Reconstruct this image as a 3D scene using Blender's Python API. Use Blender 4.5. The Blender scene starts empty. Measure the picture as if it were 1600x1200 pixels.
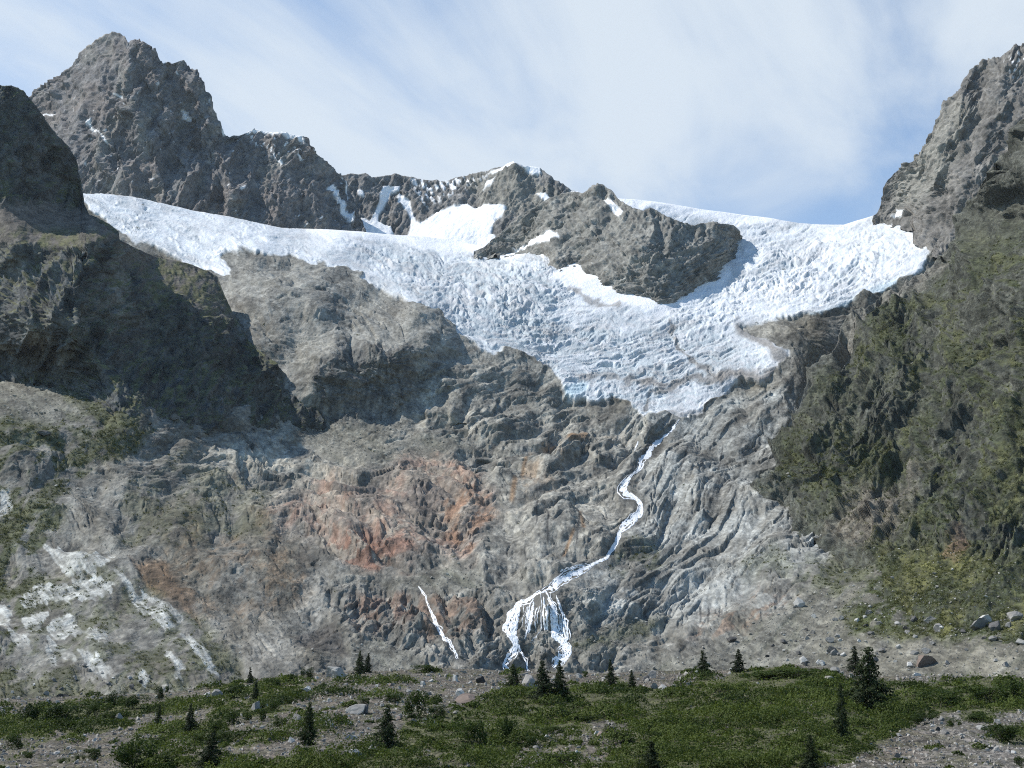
import bpy, math, random
import numpy as np

random.seed(7)
RNG = np.random.default_rng(11)
C = bpy.context.scene.collection
F = 1900.0                         # focal length in photo pixels (photo 1600 wide)
PITCH = math.atan(400 / F)
CP, SP = math.cos(PITCH), math.sin(PITCH)
SUN_AZ, SUN_EL = math.radians(-80), math.radians(50)   # azimuth from +y (view), negative = left

# ------------------------------------------------------------------ helpers
def ray(u, v):
    x = (np.asarray(u, float) - 800) / F
    zc = (600 - np.asarray(v, float)) / F
    y = CP - zc * SP
    z = SP + zc * CP
    return x / y, z / y

def pos(u, v, d):
    a, b = ray(u, v)
    return np.stack([a * d, d + 0 * a, b * d], -1)

def sstep(a, b, x):
    t = np.clip((x - a) / (b - a), 0, 1)
    return t * t * (3 - 2 * t)

# band-limited noise volume, sampled trilinearly
NV = 128
def _vol(seed, k0=13.0, bw=4.0):
    r = np.random.default_rng(seed)
    w = np.fft.rfftn(r.standard_normal((NV, NV, NV)).astype(np.float32))
    f = np.fft.fftfreq(NV) * NV
    fr = np.fft.rfftfreq(NV) * NV
    k = np.sqrt(f[:, None, None] ** 2 + f[None, :, None] ** 2 + fr[None, None, :] ** 2)
    w *= np.exp(-((k - k0) / bw) ** 2)
    o = np.fft.irfftn(w, s=(NV, NV, NV)).astype(np.float32)
    return (o / (o.std() * 2.2)).ravel()
VOL = _vol(3)
CELL = NV / 13.0
_ROT = []
for _i in range(40):
    q, _ = np.linalg.qr(RNG.standard_normal((3, 3)))
    _ROT.append((q.astype(np.float32), RNG.uniform(0, NV, 3).astype(np.float32)))

def nz(p, wl, k=0):
    """noise in about -1..1 at points p (N,3), wavelength wl"""
    R, o = _ROT[k % 40]
    q = (p.astype(np.float32) @ R) * np.float32(CELL / wl) + o
    i = np.floor(q)
    f = q - i
    i = i.astype(np.int32)
    i0 = i & (NV - 1); i1 = (i + 1) & (NV - 1)
    fx, fy, fz = f[:, 0], f[:, 1], f[:, 2]
    x0, x1 = i0[:, 0] * (NV * NV), i1[:, 0] * (NV * NV)
    y0, y1 = i0[:, 1] * NV, i1[:, 1] * NV
    z0, z1 = i0[:, 2], i1[:, 2]
    def L(a, b):
        c = VOL[a + b + z0]
        return c + (VOL[a + b + z1] - c) * fz
    a = L(x0, y0); a += (L(x0, y1) - a) * fy
    b = L(x1, y0); b += (L(x1, y1) - b) * fy
    return a + (b - a) * fx

def fbm(p, wl, octv=4, k=0, gain=.5, kind='f', lac=1.97):
    s = 0; a = 1.0; t = 0; prev = 1.0
    for j in range(octv):
        n = nz(p, wl, k + j)
        if kind == 'r':                       # sharp crests
            n = 1 - np.abs(n) * 1.6
            n = n * np.abs(n)
            n = n * np.clip(prev * .8 + .35, .2, 1.2); prev = n
            n = n - .35
        elif kind == 'b':                     # rounded humps, sharp creases
            n = np.sqrt(n * n + .004) * 1.8 - .7
        s = s + n * a; t += a; a *= gain; wl /= lac
    return s / t * 1.4

def ledge(x, soft=.16):
    """rising steps: slow outward rise then a short drop back (a small cliff), in -.5...5"""
    f = x - np.floor(x)
    return np.where(f < 1 - soft, f / (1 - soft), 1 - sstep(0, 1, (f - 1 + soft) / soft)) - .5

_HT = np.random.default_rng(77).random((4096, 6)).astype(np.float32)
def blocks(x, y, wl, k=0, tilt=1.0):
    """broken blocks: every cell of a jittered net is a small plane with a height and tilt of its own.
    returns height (about -1..1), a random number per block, distance to the joint"""
    x = (x / wl).astype(np.float32); y = (y / wl).astype(np.float32)
    ix = np.floor(x).astype(np.int32); iy = np.floor(y).astype(np.int32)
    b1 = np.full(x.shape, 9e9, np.float32); b2 = b1.copy(); bh = np.zeros(x.shape, np.int32); bx = np.zeros_like(x); by = np.zeros_like(x)
    for dx in (-1, 0, 1):
        for dy in (-1, 0, 1):
            cx, cy = ix + dx, iy + dy
            h = ((cx * 73856093) ^ (cy * 19349663) ^ ((k + 1) * 83492791)) & 4095
            ox = cx + _HT[h, 0] - x; oy = cy + _HT[h, 1] - y
            d = ox * ox + oy * oy
            m = d < b1
            b2 = np.where(m, b1, np.minimum(b2, d)); b1 = np.where(m, d, b1)
            bh = np.where(m, h, bh); bx = np.where(m, ox, bx); by = np.where(m, oy, by)
    H = _HT[bh]
    z = (H[:, 2] - .5) * 1.5 - tilt * ((H[:, 3] - .5) * 2.4 * bx + (H[:, 4] - .5) * 2.4 * by)
    return z, H[:, 5], np.sqrt(b2) - np.sqrt(b1)

def rockface(u, v, uw, vw, th, size=1.0, hump=6., led=3., fine=1.6, crack=2.2, k=0, stretch=2.0, tint=None):
    """glacier-worn rock: long humps, broken blocks and ledges, foliation, joints. th: run of the layers"""
    s_ = size
    big = fbm(uvp(u, v, 0, 1.3, 1, 3 + k), 190, 2, 1 + k) * 26          # the layers swing as they run
    t = math.radians(th); ac = u * math.sin(t) + v * math.cos(t) + big; al = u * math.cos(t) - v * math.sin(t)
    def q(st, w=0.0, wp_=0.0): return np.stack([(al + wp_ * (uw - u)) / st, ac + wp_ * (vw - v), np.full_like(u, w)], -1)
    patch = sstep(-.25, .4, fbm(q(1.6, 11 + k), 80 * s_, 3, 3 + k))
    patch2 = sstep(-.25, .35, fbm(q(1.4, 23 + k), 52 * s_, 3, 6 + k))
    o = hump * fbm(q(stretch, k, 1.0), 74 * s_, 2, 7 + k, .35, 'b')
    wrp = fbm(q(stretch * 2.4, 5 + k, .6), 55 * s_, 4, 9 + k, .45)
    wq = 2.2 * fbm(q(1.5, 51 + k), 9, 2, 22 + k)
    o = o + led * patch * ledge(ac / (30 * s_) + 1.0 * wrp, .10)
    x, y = (al + .5 * (uw - u)) / stretch + wq, ac + .5 * (vw - v) + wq
    z1, i1, e1 = blocks(x, y, 30 * s_, k); z2, i2, e2 = blocks(x + .1 * y, y, 12.5 * s_, k + 20); z3, i3, e3 = blocks(x, y, 5.6 * s_, k + 40)
    o = o + led * (.55 * (.35 + patch) * z1 + .42 * (.25 + patch2) * z2) + fine * (.35 + .5 * patch2) * z3
    o = o + fine * (.2 + .7 * (1 - patch2)) * fbm(q(6.5, 9 + k, .5), 8.5 * s_, 2, 12 + k, .5, 'r')
    o = o - crack * (.5 * np.exp(-e1 / .035) * sstep(.3, .8, i1) + .3 * np.exp(-e2 / .06) * sstep(.5, .9, i2))
    n2 = fbm(q(4.0, 37 + k, 1.0), 36 * s_, 3, 19 + k, .5)
    o = o - crack * np.exp(-np.abs(n2) / .035) * sstep(.2, .7, 1 - patch2 + .25)
    if tint is not None: tint[0][tint[1]] = .5 * i1 + .3 * i2 + .2 * i3
    return o

def uvp(u, v, th=0, sx=1.0, sy=1.0, w=0.0):
    """surface coordinates turned by th degrees (up-right positive) and divided by sx along, sy across"""
    t = math.radians(th); c, s = math.cos(t), math.sin(t)
    a = (u * c - v * s) / sx; b = (u * s + v * c) / sy
    return np.stack([a, b, np.full_like(a, w)], -1)

def seg_dist(u, v, pts):
    best = np.full(u.shape, 1e9); par = np.zeros(u.shape)
    L = [0.0]
    for (a, b), (c, d) in zip(pts[:-1], pts[1:]):
        L.append(L[-1] + math.hypot(c - a, d - b))
    for i, ((a, b), (c, d)) in enumerate(zip(pts[:-1], pts[1:])):
        ex, ey = c - a, d - b; l2 = ex * ex + ey * ey + 1e-9
        t = np.clip(((u - a) * ex + (v - b) * ey) / l2, 0, 1)
        q = np.hypot(u - a - t * ex, v - b - t * ey)
        m = q < best
        best = np.where(m, q, best)
        par = np.where(m, (L[i] + t * math.sqrt(l2)) / L[-1], par)
    return best, par

def poly_sd(u, v, poly):
    """signed distance, positive inside"""
    ins = np.zeros(u.shape, bool)
    n = len(poly)
    for i in range(n):
        (a, b), (c, d) = poly[i], poly[(i + 1) % n]
        if b != d:
            ins ^= ((b > v) != (d > v)) & (u < (c - a) * (v - b) / (d - b) + a)
    dist, _ = seg_dist(u, v, list(poly) + [poly[0]])
    return np.where(ins, dist, -dist)

def pmask(u, v, poly, soft=6, warp=None):
    """soft mask of a polygon, only evaluated near it"""
    out = np.zeros(u.shape, np.float32)
    P = np.array(poly, float)
    m = soft + 30
    sel = (u > P[:, 0].min() - m) & (u < P[:, 0].max() + m) & (v > P[:, 1].min() - m) & (v < P[:, 1].max() + m)
    if sel.any():
        uu, vv = u[sel], v[sel]
        sd = poly_sd(uu, vv, poly)
        if warp is not None: sd = sd + warp[sel]
        out[sel] = sstep(-soft, soft, sd)
    return out

def smask(u, v, pts, w, soft=.5, warp=None):
    out = np.zeros(u.shape, np.float32)
    P = np.array(pts, float); m = w * 3 + 12
    sel = (u > P[:, 0].min() - m) & (u < P[:, 0].max() + m) & (v > P[:, 1].min() - m) & (v < P[:, 1].max() + m)
    if sel.any():
        q, _ = seg_dist(u[sel], v[sel], pts)
        if warp is not None: q = q + warp[sel]
        out[sel] = 1 - sstep(w * (1 - soft), w * (1 + soft), q)
    return out

def rbf(ctrl, c=25.0):
    P = np.array(ctrl, float); xy = P[:, :2]; val = np.log(P[:, 2]); n = len(P)
    r = np.hypot(xy[:, None, 0] - xy[None, :, 0], xy[:, None, 1] - xy[None, :, 1])
    A = np.zeros((n + 3, n + 3)); A[:n, :n] = np.sqrt(r * r + c * c) + np.eye(n) * -4.0
    A[:n, n] = 1; A[:n, n + 1:] = xy; A[n, :n] = 1; A[n + 1:, :n] = xy.T
    w = np.linalg.solve(A, np.concatenate([val, np.zeros(3)]))
    gu = np.arange(-140, 1745, 6.0); gv = np.arange(-20, 1250, 6.0)
    U, V = np.meshgrid(gu, gv)
    S = w[n] + w[n + 1] * U + w[n + 2] * V
    for i in range(n):
        S = S + w[i] * np.sqrt((U - xy[i, 0]) ** 2 + (V - xy[i, 1]) ** 2 + c * c)
    G = np.exp(S)
    def f(u, v):
        a = np.clip((np.asarray(u, float) + 140) / 6, 0, len(gu) - 1.001); b = np.clip((np.asarray(v, float) + 20) / 6, 0, len(gv) - 1.001)
        i = a.astype(int); j = b.astype(int); a = a - i; b = b - j
        a = a * 1.0
        return (G[j, i] * (1 - a) + G[j, i + 1] * a) * (1 - b) + (G[j + 1, i] * (1 - a) + G[j + 1, i + 1] * a) * b
    return f

def interp(pts):
    P = np.array(pts, float)
    return lambda u: np.interp(u, P[:, 0], P[:, 1])

def strokes(u, v, lst):
    """relief strokes: (points, width px, height px, kind) ; + stands out, - cut in ; kind c crease / g round"""
    out = np.zeros(u.shape)
    for pts, w, a, kd in lst:
        P = np.array(pts, float); m = w * 4
        sel = (u > P[:, 0].min() - m) & (u < P[:, 0].max() + m) & (v > P[:, 1].min() - m) & (v < P[:, 1].max() + m)
        if not sel.any(): continue
        q, t = seg_dist(u[sel], v[sel], pts)
        if kd == 'c': s = np.exp(-np.sqrt(q * q + 2) / w)
        else: s = np.exp(-(q / w) ** 2)
        out[sel] += a * s * sstep(0, .12, t + .03) * (1 - sstep(.8, 1.0, t) * .6)
    return out

def link(o, kind=None, label=None, cat=None, group=None, parent=None):
    C.objects.link(o)
    if kind: o['kind'] = kind
    if label: o['label'] = label
    if cat: o['category'] = cat
    if group: o['group'] = group
    if parent: o.parent = parent
    return o

def np_mesh(name, verts, faces, attrs=None, smooth=True):
    """verts (N,3); faces (M,k) int array"""
    me = bpy.data.meshes.new(name)
    verts = np.ascontiguousarray(verts, np.float32); faces = np.ascontiguousarray(faces, np.int32)
    n, k = faces.shape
    me.vertices.add(len(verts)); me.vertices.foreach_set('co', verts.ravel())
    me.loops.add(n * k); me.loops.foreach_set('vertex_index', faces.ravel())
    me.polygons.add(n); me.polygons.foreach_set('loop_start', np.arange(0, n * k, k, dtype=np.int32))
    me.polygons.foreach_set('loop_total', np.full(n, k, np.int32))
    me.polygons.foreach_set('use_smooth', np.full(n, smooth, bool))
    for nm, (typ, arr) in (attrs or {}).items():
        if typ == 'col':
            a = me.color_attributes.new(nm, 'FLOAT_COLOR', 'POINT')
            c4 = np.ones((len(verts), 4), np.float32); c4[:, :3] = arr
            a.data.foreach_set('color', c4.ravel())
        else:
            a = me.attributes.new(nm, 'FLOAT', 'POINT'); a.data.foreach_set('value', np.ascontiguousarray(arr, np.float32))
    me.update(calc_edges=True)
    return me

# ------------------------------------------------------------------ materials
def nodes(name):
    m = bpy.data.materials.new(name); m.use_nodes = True
    nt = m.node_tree; nt.nodes.clear()
    out = nt.nodes.new('ShaderNodeOutputMaterial'); b = nt.nodes.new('ShaderNodeBsdfPrincipled')
    nt.links.new(b.outputs[0], out.inputs[0])
    b.inputs['Specular IOR Level'].default_value = .25
    return m, nt, b

def N(nt, t, **kw):
    n = nt.nodes.new(t)
    for k, v in kw.items():
        if k.startswith('i_'): n.inputs[k[2:].replace('_', ' ')].default_value = v
        else: setattr(n, k, v)
    return n

def terrain_mat(name, px, var=.5, bump=.5, speck=.25, ydep=.5):
    """px: metres per picture pixel at the place, so that the finest grain suits the distance"""
    m, nt, b = nodes(name); L = nt.links.new
    at = N(nt, 'ShaderNodeAttribute', attribute_name='albedo')
    ice = N(nt, 'ShaderNodeAttribute', attribute_name='ice')
    tc = N(nt, 'ShaderNodeTexCoord')
    n1 = N(nt, 'ShaderNodeTexNoise', i_Scale=1 / (px * 9), i_Detail=5.0, i_Roughness=.65)
    n2 = N(nt, 'ShaderNodeTexNoise', i_Scale=1 / (px * 3.2), i_Detail=4.0, i_Roughness=.7)
    vo = N(nt, 'ShaderNodeTexVoronoi', i_Scale=1 / (px * 2.6)); vo.feature = 'F1'
    mp = N(nt, 'ShaderNodeMapping'); mp.inputs['Scale'].default_value = (1, ydep, 1); L(tc.outputs['Object'], mp.inputs['Vector'])
    for n in (n1, n2, vo): L(mp.outputs[0], n.inputs['Vector'])
    r1 = N(nt, 'ShaderNodeMapRange'); r1.inputs['From Min'].default_value = .3; r1.inputs['From Max'].default_value = .7
    r1.inputs['To Min'].default_value = 1 - var; r1.inputs['To Max'].default_value = 1 + var
    L(n1.outputs[0], r1.inputs['Value'])
    # speckle of single stones
    sp = N(nt, 'ShaderNodeSeparateColor'); L(vo.outputs['Color'], sp.inputs[0])
    r2 = N(nt, 'ShaderNodeMapRange'); r2.inputs['To Min'].default_value = 1 - speck; r2.inputs['To Max'].default_value = 1 + speck
    L(sp.outputs[0], r2.inputs['Value'])
    mu = N(nt, 'ShaderNodeMath', operation='MULTIPLY'); L(r1.outputs[0], mu.inputs[0]); L(r2.outputs[0], mu.inputs[1])
    # ice keeps its own even colour
    sc = N(nt, 'ShaderNodeMapRange'); sc.inputs['To Min'].default_value = 1; sc.inputs['To Max'].default_value = .12
    L(ice.outputs['Fac'], sc.inputs['Value'])
    mx = N(nt, 'ShaderNodeMix', data_type='FLOAT'); mx.inputs[2].default_value = 1.0
    L(sc.outputs[0], mx.inputs[0]); L(mu.outputs[0], mx.inputs[3])
    vm = N(nt, 'ShaderNodeVectorMath', operation='SCALE'); L(at.outputs['Color'], vm.inputs[0]); L(mx.outputs[0], vm.inputs['Scale'])
    L(vm.outputs[0], b.inputs['Base Color'])
    ad = N(nt, 'ShaderNodeMath', operation='MULTIPLY_ADD'); L(n1.outputs[0], ad.inputs[0]); ad.inputs[1].default_value = 2.2; L(n2.outputs[0], ad.inputs[2])
    bp = N(nt, 'ShaderNodeBump', i_Strength=bump, i_Distance=px * 1.5); L(ad.outputs[0], bp.inputs['Height'])
    L(bp.outputs[0], b.inputs['Normal'])
    rr = N(nt, 'ShaderNodeMapRange'); rr.inputs['To Min'].default_value = .92; rr.inputs['To Max'].default_value = .6
    L(ice.outputs['Fac'], rr.inputs['Value']); L(rr.outputs[0], b.inputs['Roughness'])
    return m

def leaf_mat(name, c1, c2, sc=.8):
    m, nt, b = nodes(name); L = nt.links.new
    tc = N(nt, 'ShaderNodeTexCoord'); n = N(nt, 'ShaderNodeTexNoise', i_Scale=sc, i_Detail=3.0); L(tc.outputs['Object'], n.inputs['Vector'])
    g = N(nt, 'ShaderNodeNewGeometry')
    oi = N(nt, 'ShaderNodeObjectInfo')
    a = N(nt, 'ShaderNodeMath', operation='MULTIPLY_ADD'); L(g.outputs['Random Per Island'], a.inputs[0]); a.inputs[1].default_value = .22
    a2 = N(nt, 'ShaderNodeMath', operation='MULTIPLY_ADD'); L(oi.outputs['Random'], a2.inputs[0]); a2.inputs[1].default_value = .3
    L(n.outputs[0], a2.inputs[2]); L(a2.outputs[0], a.inputs[2])
    r = N(nt, 'ShaderNodeMapRange'); r.inputs['From Min'].default_value = .46; r.inputs['From Max'].default_value = .92; L(a.outputs[0], r.inputs['Value'])
    mx = N(nt, 'ShaderNodeMix', data_type='RGBA'); mx.inputs[6].default_value = (*c1, 1); mx.inputs[7].default_value = (*c2, 1)
    L(r.outputs[0], mx.inputs[0]); L(mx.outputs[2], b.inputs['Base Color'])
    b.inputs['Roughness'].default_value = .7
    tr = N(nt, 'ShaderNodeBsdfTranslucent'); L(mx.outputs[2], tr.inputs[0]); ms = N(nt, 'ShaderNodeMixShader'); ms.inputs[0].default_value = .35
    o = nt.nodes['Material Output']; L(b.outputs[0], ms.inputs[1]); L(tr.outputs[0], ms.inputs[2]); L(ms.outputs[0], o.inputs[0])
    return m

def simple_mat(name, c1, c2, sc, bump=.4, dist=.05, obj=True):
    m, nt, b = nodes(name); L = nt.links.new
    tc = N(nt, 'ShaderNodeTexCoord'); n = N(nt, 'ShaderNodeTexNoise', i_Scale=sc, i_Detail=6.0, i_Roughness=.65); L(tc.outputs['Object'], n.inputs['Vector'])
    r = N(nt, 'ShaderNodeMapRange'); r.inputs['From Min'].default_value = .3; r.inputs['From Max'].default_value = .7; L(n.outputs[0], r.inputs['Value'])
    mx = N(nt, 'ShaderNodeMix', data_type='RGBA'); mx.inputs[6].default_value = (*c1, 1); mx.inputs[7].default_value = (*c2, 1)
    L(r.outputs[0], mx.inputs[0])
    last = mx.outputs[2]
    if obj:
        oi = N(nt, 'ShaderNodeObjectInfo'); g = N(nt, 'ShaderNodeNewGeometry')
        s = N(nt, 'ShaderNodeMath', operation='ADD'); L(oi.outputs['Random'], s.inputs[0]); L(g.outputs['Random Per Island'], s.inputs[1])
        fr = N(nt, 'ShaderNodeMath', operation='FRACT'); L(s.outputs[0], fr.inputs[0])
        r2 = N(nt, 'ShaderNodeMapRange'); r2.inputs['To Min'].default_value = .5; r2.inputs['To Max'].default_value = 1.45; L(fr.outputs[0], r2.inputs['Value'])
        vm = N(nt, 'ShaderNodeVectorMath', operation='SCALE'); L(last, vm.inputs[0]); L(r2.outputs[0], vm.inputs['Scale']); last = vm.outputs[0]
    L(last, b.inputs['Base Color'])
    bp = N(nt, 'ShaderNodeBump', i_Strength=bump, i_Distance=dist); L(n.outputs[0], bp.inputs['Height']); L(bp.outputs[0], b.inputs['Normal'])
    b.inputs['Roughness'].default_value = .9
    return m

# ------------------------------------------------------------------ terrain layers
STEP = 1.45
def fmap(d):
    d = np.asarray(d, float)
    return np.where(d < 700, d, 700 + (d - 700) * .62)
class Layer:
    """One land mass: a surface over a (column, row) grid with real distance, relief and a far side."""
    def __init__(s, u0, u1, vt, vb, depth, step=STEP, rows=None):
        s.us = np.arange(u0, u1 + step, step)      # beyond the picture the land goes on with wider columns
        if u0 <= -140: s.us = np.concatenate([np.arange(u0 - 480, u0 - 4, 12.0), s.us])
        if u1 >= 1740: s.us = np.concatenate([s.us, np.arange(s.us[-1] + 8, u1 + 480, 12.0)])
        t_, b_ = vt(s.us), vb(s.us)
        nr = rows or int(max(8, np.max(b_ - t_) / step))
        tt = np.linspace(0, 1, nr)
        s.U = np.repeat(s.us[None], nr, 0)
        s.V = b_[None] + (t_ - b_)[None] * tt[:, None]
        s.D = fmap(depth(s.U, s.V))
        s.shape = s.U.shape
        s.u = s.U.ravel(); s.v = s.V.ravel()
        s.out = np.zeros(s.u.shape)          # relief, px
        s.cut = np.zeros(s.u.shape)          # straight depth change, px (strokes)
    def base(s):
        d = s.D.ravel() - s.cut * s.D.ravel() / F
        s.d = d
        P = pos(s.u, s.v, d).reshape(*s.shape, 3)
        # smooth normals from a coarse difference
        k = 5
        def df(A, ax):
            B = np.roll(A, -k, ax) - np.roll(A, k, ax)
            if ax == 0: B[:k] = B[k]; B[-k:] = B[-k - 1]
            else: B[:, :k] = B[:, k:k + 1]; B[:, -k:] = B[:, -k - 1:-k]
            return B
        n = np.cross(df(P, 1), df(P, 0))
        n /= np.linalg.norm(n, axis=-1, keepdims=True) + 1e-9
        s.P = P; s.n = n
    def displace(s, silh=0.35, edge=6):
        rows = np.arange(s.shape[0])[:, None]
        vt = s.V[-1][None]
        fade = silh + (1 - silh) * sstep(0, edge, s.V - vt)
        am = (s.out.reshape(s.shape) * fade * s.D / F)[..., None]
        s.P = s.P + s.n * am
        nn = np.cross(np.gradient(s.P, axis=1), np.gradient(s.P, axis=0))
        nn /= np.linalg.norm(nn, axis=-1, keepdims=True) + 1e-9
        s.fn = nn
        s.nzz = nn[..., 2].ravel()
    def build(s, name, mat, col, ice, back=(8, 60, 45), split=None):
        R, Cn = s.shape
        P = s.P; nb, run, drop = back
        rowsP = [P]; 
        top = P[-1].copy()
        dirv = top.copy(); dirv[:, 2] = 0; dirv /= np.linalg.norm(dirv, axis=1, keepdims=True)
        for k in range(1, nb + 1):
            j = top + dirv * (run * k) ; j[:, 2] -= drop * k * (.6 + .4 * k / nb)
            rowsP.append(j[None])
        P = np.concatenate(rowsP, 0)
        tot = R + nb
        col = col * (1 - (1 - np.array((.99, 1.003, .955))) * (1 - ice)[:, None]); col = col.reshape(R, Cn, 3); ice = ice.reshape(R, Cn)
        col = np.concatenate([col, np.repeat(col[-1:], nb, 0)], 0); ice = np.concatenate([ice, np.repeat(ice[-1:], nb, 0)], 0)
        idx = np.arange(tot * Cn).reshape(tot, Cn)
        q = np.stack([idx[:-1, :-1], idx[:-1, 1:], idx[1:, 1:], idx[1:, :-1]], -1).reshape(-1, 4)
        V = P.reshape(-1, 3); col = col.reshape(-1, 3); ice = ice.ravel()
        parts = [(name, np.ones(len(q), bool))]
        if split:
            fm = ice[q].mean(1) > .5
            parts = [(name, ~fm), (split, fm)]
        for nm, sel in parts:
            qq = q[sel]
            if not len(qq): continue
            used, inv = np.unique(qq, return_inverse=True)
            me = np_mesh(nm, V[used], inv.reshape(-1, 4), {'albedo': ('col', col[used]), 'ice': ('f', ice[used])})
            me.materials.append(mat)
            link(bpy.data.objects.new(nm, me), kind='structure')

def mixc(col, m, c):
    m = np.clip(m, 0, 1)[:, None]
    return col * (1 - m) + np.array(c)[None] * m

ROCK = np.array((.195, .185, .168)); DARK = np.array((.09, .088, .085)); BROWN = np.array((.135, .12, .108))
SLAB = np.array((.29, .28, .26)); PALE = np.array((.44, .435, .415)); GRASS = np.array((.05, .06, .022)); OLIVE = np.array((.10, .097, .045))
OXIDE = np.array((.185, .108, .08)); RUST = np.array((.15, .105, .07)); SCREE = np.array((.145, .139, .12)); TALUS = np.array((.15, .138, .112))
ICE = np.array((.72, .725, .725)); SNOW = np.array((.86, .855, .85)); DIRTY = np.array((.46, .455, .44)); BLUE = np.array((.48, .56, .59))

# ---- depth of the main valley side, slabs and glacier
FCTRL = [
 (-120,1110,420),(0,1100,450),(200,1095,480),(400,1085,540),(600,1068,620),(800,1060,690),(1000,1060,690),(1200,1060,620),(1400,1066,540),(1600,1072,480),(1720,1072,450),
 (0,1180,400),(400,1180,450),(800,1180,560),(1200,1180,520),(1600,1180,420),
 (0,950,640),(200,950,670),(400,950,730),(520,960,760),(600,950,810),(700,950,790),(780,950,800),(840,1030,735),(840,1000,752),(845,945,775),(860,925,800),(930,960,790),(1000,950,850),(1200,950,830),(1400,950,720),(1600,950,620),
 (-120,850,780),(0,850,800),(200,850,850),(400,850,950),(600,880,980),(600,820,1080),(800,870,1020),(950,850,1090),(1100,850,1180),(1300,850,1100),(1500,850,1000),(1700,850,900),
 (-120,750,930),(0,750,950),(150,750,1050),(300,750,1180),(500,750,1380),(650,750,1400),(800,750,1440),(960,750,1480),(1100,750,1530),(1250,750,1550),(1400,750,1600),(1700,750,1400),
 (-120,650,1100),(0,650,1120),(180,645,1230),(280,655,1360),(400,685,1500),(500,668,1690),(640,652,1760),(750,650,1760),(880,640,1900),(1010,655,1900),(1150,630,2000),(1220,600,2050),(1350,650,2200),
 (520,605,1735),(520,560,1752),(570,548,1790),(620,542,1808),(645,600,1800),(580,600,1775),(560,522,1920),(620,512,1950),
 (480,480,2000),(420,460,2050),(350,440,2160),(640,490,2010),(700,512,2080),(660,565,1870),(760,570,1960),(840,565,2060),(900,540,2160),(1000,540,2190),(1100,560,2170),(1190,560,2150),(1230,520,2210),
 (340,412,2300),(250,380,2420),(200,350,2500),(150,310,2620),(-120,320,2500),(0,320,2500),(400,392,2360),(500,405,2420),(600,430,2440),(700,440,2490),(800,430,2540),(860,440,2510),(950,480,2380),(1050,485,2380),(1200,480,2400),(1300,470,2360),(1400,430,2420),(1460,392,2470),
 (300,330,2720),(400,345,2800),(480,358,2920),(600,366,3050),(720,378,3050),(800,388,2950),(850,378,2880),(960,312,2980),(1100,328,3080),(1200,345,3040),(1280,352,3000),(1370,345,2880),(1440,345,2760),(1200,400,2680),(1300,400,2640),(1080,400,2720),(1600,400,2800),(1700,380,2850),(1600,600,2400),(1650,750,1900),
 (0,450,2200),(-120,450,2200),(0,560,1700),(200,500,1950),(300,560,1780),(-120,560,1700)]
DF = rbf(FCTRL)

VT_F = interp([(-140,318),(0,318),(100,310),(128,303),(160,303),(220,310),(300,328),(380,343),(440,356),(520,360),(600,366),(660,368),(700,372),(760,384),(800,386),(850,378),(900,340),(940,312),(965,310),(1002,313),(1049,320),(1112,329),(1187,337),(1225,344),(1281,350),(1319,351),(1367,335),(1440,333),(1500,340),(1740,340)])
VB_F = interp([(-140,1160),(1740,1160)])

STREAM = [(1056,662),(1048,672),(1034,684),(1022,694),(1010,708),(1002,718),(1000,730),(990,740),(980,750),(970,764),(976,772),(992,778),(1002,788),(998,800),(978,818),(968,832),(962,850),(948,870),(930,880),(910,892),(890,902),(868,915),(855,922)]
FALLS = dict(
 left=[(862,918),(845,925),(825,938),(812,944),(806,960),(803,980),(802,995),(808,1010),(800,1025),(788,1040),(800,1052)],
 leftb=[(812,944),(797,958),(790,978),(797,993),(806,1003)],
 left2=[(806,1003),(815,1018),(822,1032),(826,1052)],
 mid=[(845,925),(846,960),(845,985)], mid2=[(832,944),(828,970),(820,1000)], mid3=[(824,946),(821,975)],
 right=[(853,922),(858,935),(864,945),(867,970),(870,992),(884,1006),(888,1022),(876,1034),(864,1044)],
 right2=[(870,930),(874,945),(882,960),(886,985),(888,1000),(880,1010),(872,1018)],
 right3=[(886,1006),(892,1020),(884,1034),(872,1042)])
SIDE = [(654,916),(664,930),(668,945),(675,960),(681,974),(688,985),(692,998),(702,1004),(708,1018),(716,1030)]
RILLS = [([(604,645),(612,668),(628,692),(645,720)],1.6),([(505,598),(506,620),(510,650)],1.6),([(540,650),(550,690)],1.4),([(418,470),(432,505),(455,548)],1.3),
 ([(640,555),(655,600),(650,612)],1.2),([(676,555),(690,570)],1.2),([(870,740),(862,750),(868,757)],1.4),([(996,683),(992,692),(986,703)],3.2),([(1062,655),(1056,662)],3),([(550,730),(552,735)],2),
 ([(610,500),(630,530),(640,560)],1.2),([(845,815),(838,880)],1.0)]

ICEPOLY = [(110,260),(135,318),(165,345),(190,370),(225,385),(270,402),(310,415),(345,428),(356,416),(352,404),(366,393),(390,386),(420,388),(470,400),(510,415),(560,432),(600,450),(640,470),(680,487),(705,505),(715,518),(735,524),(760,540),(800,548),(840,560),(862,572),(868,590),(876,610),(886,620),(930,622),(960,626),(985,628),(995,640),(1008,655),(1050,650),(1080,640),(1110,625),(1150,607),(1200,582),(1222,575),(1232,555),(1222,540),(1195,522),(1165,512),(1200,500),(1250,490),(1290,487),(1330,470),(1380,450),(1430,420),(1460,395),(1480,385),(1560,300),(1500,250),(110,250)]

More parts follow.
